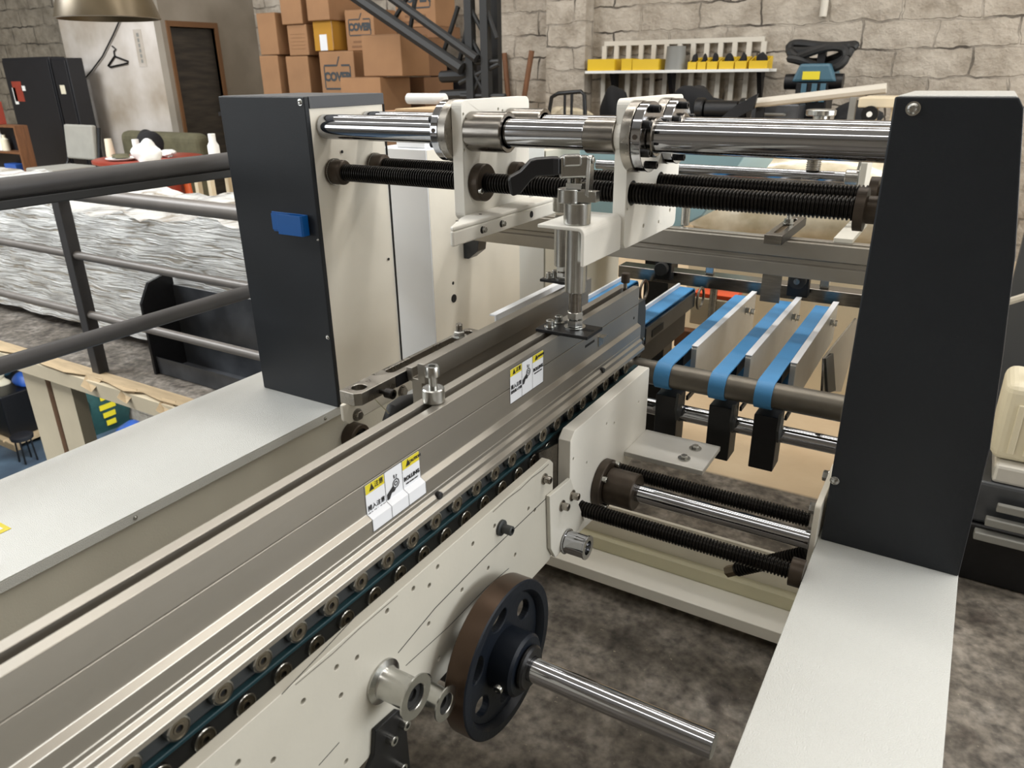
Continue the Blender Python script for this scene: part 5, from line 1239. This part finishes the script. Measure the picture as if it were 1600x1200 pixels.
# ------------------------------------------------------------------ workbench and dark equipment along the back wall
t = thing('workbench', (-3.2, 6.6, 0), 'long dark workbench along the back wall, mostly hidden by the machine', 'workbench')
MB().box(-3.75, .2, 6.3, 7.1, 1.0, 1.05).build('bench_top', 'cabinet', t, .004)
for x in (-3.65, -1.6, .1): 
    for y in (6.36, 7.04): MB().box(x-.04, x+.04, y-.04, y+.04, .001, .9995).build('leg', 'black', t)
MB().box(-3.74, .18, 7.05, 7.09, 1.0505, 1.10).build('back_board', 'cabinet', t)
def bench(u, v, w, d, h, kind, label, m='black', cat='equipment', y=6.6, name=None, rot=0):
    x = at(u, v, 'y', y).x; z = 1.0505
    t = thing(name or kind, (x, y, z), label, cat)
    if kind == 'grinder':
        MB().box(x-.12, x+.12, y-.1, y+.1, z, z+h*.35).build('foot', m, t, .01)
        MB().cyl((x, y, z+h*.65), 'x', -.14, .14, h*.33, 24, .01).build('motor', m, t)
        for s in (-1, 1): MB().cyl((x, y, z+h*.65), 'x', *sorted((s*.145, s*.22)), h*.42, 28, .01).build('wheel_guard', m, t)
    elif kind == 'case':
        MB().box(x-w/2, x+w/2, y-d/2, y+d/2, z, z+h).build('case_body', m, t, .015)
        MB().box(x-w/2+.003, x+w/2-.003, y-d/2+.003, y+d/2-.003, z+h+.0005, z+h+.02).build('lid', m, t, .006)
        MB().path([(x-.08, y-d/2-.001, z+h*.6), (x-.08, y-d/2-.04, z+h*.62), (x+.08, y-d/2-.04, z+h*.62), (x+.08, y-d/2-.001, z+h*.6)], .01, 8).build('handle', 'greypl', t)
    elif kind == 'heap':
        bpy.data.objects.remove(t); blob(name or 'tool_heap', (x, y, z), (w/2, d/2, h*.65), m, label, cat, int(u), .5)
    return t
bench(1085, 170, .5, .34, .30, 'heap', 'dark heap of bags on the bench under the wall shelf', 'blackfab', name='bag_heap', y=6.8)
bench(965, 160, .3, .24, .30, 'heap', 'black bag on the bench left of the dark heap', 'blackfab', name='bag', y=6.9)
bench(1128, 175, .5, .4, .22, 'grinder', 'black bench grinder right of the dark heap of bags', 'black', name='bench_grinder', y=6.5)
bench(1010, 180, .36, .3, .16, 'case', 'black tool case on the bench behind the right carrier plate', 'black', name='tool_case', y=6.45)
bench(1215, 180, .36, .24, .2, 'case', 'dark case in front of the blue welder', 'steelplate', name='tool_case', y=6.45)
bench(1335, 180, .3, .3, .18, 'heap', 'dark rags on the bench left of the right tower', 'blackfab', name='rag_heap', y=6.7)
bench(890, 180, .4, .3, .15, 'heap', 'grey crumpled film on the bench between the carrier plates', 'clear', name='film_heap', y=6.5)
# black tube frame chair back
a = [at(u, v, 'y', 6.2) for u, v in ((858, 176), (862, 152), (872, 146), (908, 143), (913, 148), (914, 176))]
t = thing('tube_frame', (a[0].x, 6.2, 0), 'black bent tube frame standing before the bench, left of the shelf', 'frame')
MB().path([(a[0].x, 6.2, .001)]+a+[(a[-1].x, 6.2, .001)], .018, 10).build('tube', 'black', t)
for k in (.3, .6): p = a[2].lerp(a[3], k); MB().rod((p.x, 6.2, p.z-.01), (p.x, 6.2, .6), .012).build('bar', 'black', t)
MB().rod((a[0].x, 6.2, .6), (a[-1].x, 6.2, .6), .012).build('cross_bar', 'black', t)
# blue welder with black hoses
a, b = at(1243, 104, 'y', 6.75), at(1300, 128, 'y', 6.75)
t = thing('welding_machine', ((a.x+b.x)/2, 6.9, 1.05), 'blue machine with a yellow label and black hoses on top, by the back wall', 'machine')
cx = (a.x+b.x)/2; w2 = (b.x-a.x)/2
MB().prism([(b.z, cx-w2*1.1), (a.z+.02, cx-w2*.75), (a.z+.02, cx+w2*.8), (b.z, cx+w2*1.25)], 'y', 6.72, 7.05).build('blue_hood', 'bluething', t, .02)
MB().box(cx-w2*.85, cx+w2*.85, 6.74, 7.04, 1.0505, b.z-.001).build('body', 'black', t, .01)
for s in (-.4, .15, .6): MB().box(cx+w2*s-.02, cx+w2*s+.02, 6.725, 6.7395, 1.25, b.z-.01).build('blue_rib', 'bluething', t)
c = at(1267, 118, 'y', 6.71); MB().box(c.x-.065, c.x+.065, 6.712, 6.7195, c.z-.03, c.z+.03).build('yellow_label', 'yellow', t)
c = at(1285, 80, 'y', 6.85); MB().box(c.x-.03, c.x+.03, 6.84, 6.9, a.z+.0205, c.z).build('post', 'black', t)
for k in range(3):
    pts = [(cx+(w2*1.45+.02*k)*math.cos(q), 6.83+.05*k+.03*math.sin(3*q), a.z+.06+.03*k+.06*math.sin(q)+.03*math.sin(2*q+k)) for q in [2*PI*j/24 for j in range(25)]]
    MB().path(pts, .032, 8).build('hose', 'rubber', t)
for s in (-1, 1): MB().cyl((cx+s*w2*1.1, 6.8, 1.40), 'x', -.06, .06, .06, 20).build('reel', 'black', t)
# pale metal profile lying slanted, black boots and small white table
a, b = at(1165, 163, 'y', 6.2), at(1385, 138, 'y', 6.2)
t = thing('metal_profile', ((a.x+b.x)/2, 6.2, 1.0), 'long pale metal profile lying slanted before the blue machine', 'profile')
MB().rod(a, b, .035, 8).build('profile', 'conduit', t)
for f in (.12, .9): p = a.lerp(b, f); MB().box(p.x-.03, p.x+.03, 6.18, 6.22, .001, p.z-.036).build('rest', 'black', t)
p0 = [at(u, v, 'y', 6.1) for u, v in ((1120, 190), (1150, 165), (1185, 146), (1178, 170), (1140, 190))]
tag(MB().prism([(p.z, p.x) for p in p0], 'y', 6.08, 6.12).build('black_strap', 'black'), 'black slanted strap panel crossing the pale metal profile', 'panel')
a, b = at(1344, 152, 'y', 5.6), at(1402, 160, 'y', 5.6)
t = thing('side_table', ((a.x+b.x)/2, 5.8, 0), 'small white table top with a black wheel under it, left of the right tower', 'table')
MB().box(a.x, b.x+.3, 5.55, 6.0, a.z-.06, a.z).build('table_top', 'beige', t, .006)
for x in (a.x+.09, a.x+.22): MB().box(x-.025, x+.025, 5.6, 5.65, .001, a.z-.0605).build('leg', 'beige', t)
MB().box(a.x-.06, a.x-.02, 5.6, 5.65, .001, a.z-.0).build('dark_leg', 'greypl', t)
c = at(1360, 178, 'y', 5.55); mb = MB(); mb.cyl((c.x, 5.5, c.z), 'y', 0, .04, .05, 20); mb.build('wheel', 'black', t); MB().cyl((c.x, 5.4985, c.z), 'y', -.002, .001, .018, 8).build('wheel_cap', 'paper', t)

# ------------------------------------------------------------------ behind the right tower
t = thing('dark_machine', (.9, 2.8, 0), 'dark low machine body on the floor behind the right tower', 'machine')
MB().box(.14, 1.4, 2.402, 3.4, .001, .20).build('lower_body', 'black', t, .01)
MB().box(.18, 1.4, 2.42, 3.3, .2005, .34).build('upper_body', 'steelplate', t, .01)
for k in range(3): MB().box(.20+.02*k, .50, 2.365+.008*k, 2.399, .17+.05*k, .195+.05*k).build('step_plate', 'greypl', t, .003)
gx = at(1536, 800, 'y', 2.42).x; gz = at(1575, 765, 'y', 2.42).z
t = thing('grey_box', (gx+.3, 2.5, .34), 'pale grey painted box on the dark low machine, under the cream canister', 'box')
MB().box(gx, gx+.6, 2.43, 2.70, .3405, max(gz, .40)).build('box_body', 'alulight', t, .01)
gz = max(gz, .40)
q0, q1 = at(1549, 700, 'y', 2.44), at(1566, 585, 'y', 2.44)
t = thing('jerrycan', (q0.x+.2, 2.55, gz), 'ribbed cream plastic canister at the right edge, behind the black tower', 'canister')
MB().box(q0.x, q0.x+.46, 2.46, 2.66, gz+.001, q1.z-.03).build('can_body', 'offwhite', t, .03, seg=4)
for k in range(10): x = q0.x+.05+.04*k; MB().box(x-.009, x+.009, 2.453, 2.4595, gz+.03, q1.z-.09).build('rib', 'offwhite', t, .003)
MB().cyl((q0.x+.10, 2.53, 0), 'z', q1.z-.0295, q1.z+.015, .032, 20, .003).build('cap', 'offwhite', t)
t = thing('dark_panel_rack', (.5, 3.0, .5), 'grey upright sheet and black cables behind the canister', 'panel')
MB().box(.17, 1.2, 2.95, 2.99, .3405, 1.12).build('upright_sheet', 'darklip', t, .003)
MB().path([(.22+.12*k, 2.87+.02*math.sin(k*2.1), .86+.05*math.sin(k*1.3)) for k in range(9)], .022, 8).build('cable_loop', 'rubber', t)
MB().rod((.16, 2.8, .80), (.52, 2.8, 1.0), .012, 8).build('brace', 'conduit', t)

a, b = at(600, 172, 'y', 2.6), at(705, 172, 'y', 2.6)
t = thing('carton_pile', ((a.x+b.x)/2, 2.8, 0), 'pile of flat brown cartons with a white roll on top, behind the left tower', 'carton pile')
MB().box(a.x, b.x, 2.6, 3.1, .001, a.z-.02).build('pile', 'carton', t, .004)
MB().box(a.x-.03, b.x+.02, 2.55, 3.05, a.z-.0195, a.z-.004).build('loose_sheet', 'carton', t, .002)
MB().box(a.x+.06, b.x-.02, 2.60, 2.95, a.z-.0035, a.z+.006).build('loose_sheet', 'ply', t, .001)
MB().cyl((0, 3.02, a.z+.0305), 'x', at(637, 160, 'y', 3.02).x, at(697, 160, 'y', 3.02).x, .024, 20, .006).build('white_roll', 'paper', t)

# ------------------------------------------------------------------ unseen window frames, added around the two fill lamps on solid walls
def added_window(n, x0, x1, y0, y1, z0, z1):
    mb = MB(); t = .05
    if x1-x0 < y1-y0:
        for y in (y0, (y0+y1)/2, y1): mb.box(x0, x1, y-t/2, y+t/2, z0, z1)
        for z in (z0, (z0+z1)/2, z1): mb.box(x0, x1, y0, y1, z-t/2, z+t/2)
    else:
        for x in (x0, (x0+x1)/2, x1): mb.box(x-t/2, x+t/2, y0, y1, z0, z1)
        for z in (z0, (z0+z1)/2, z1): mb.box(x0, x1, y0, y1, z-t/2, z+t/2)
    struct(mb.build('window_%d' % n, 'conduit'))
added_window(1, -11.9, -5.3, -5.99, -5.93, .75, 3.85)
added_window(2, 6.93, 6.99, .2, 6.8, 1.15, 4.05)

# ------------------------------------------------------------------ groups of repeats
GROUP = dict(guide_shaft='upper guide shafts between the towers', lead_screw='threaded spindles of the carrier plates', carrier_plate='carrier plates', toggle_clamp='toggle clamps', foot_plate='black foot plates under the clamps', conveyor_rail='aluminium conveyor rails', stop_bolt='stop bolts at the rail ends', idler_pulley='idler pulleys on the side plate', conveyor_belt='blue infeed belts', conveyor_bed='belt beds of the infeed', belt_holder='black belt holders under the roller', machine_column='machine towers', machine_plinth='white machine bases', rear_cabinet='rear side cabinets', pipe_railing='pipe railings', carton='stacked cartons', storage_bin='yellow bins on the wall shelf', broom='brooms at the wall', metal_cabinet='black metal cabinets', paper_cup='cups on the red table', guide_rod='thin guide rods', pressure_roller='pressure roller holders', scrap='small parts in the yellow bins', scrap_part='scrap lumps on the crate', bottle='bottles in the bookcase', box='boxes in the bookcase', tool_case='tool cases on the bench')
from collections import defaultdict
_g = defaultdict(list)
for o in COL.objects:
    if o.parent is None and 'label' in o: _g[o.name.split('.')[0]].append(o)
for n, l in _g.items():
    if len(l) > 1 and n in GROUP:
        for o in l: o['group'] = GROUP[n]
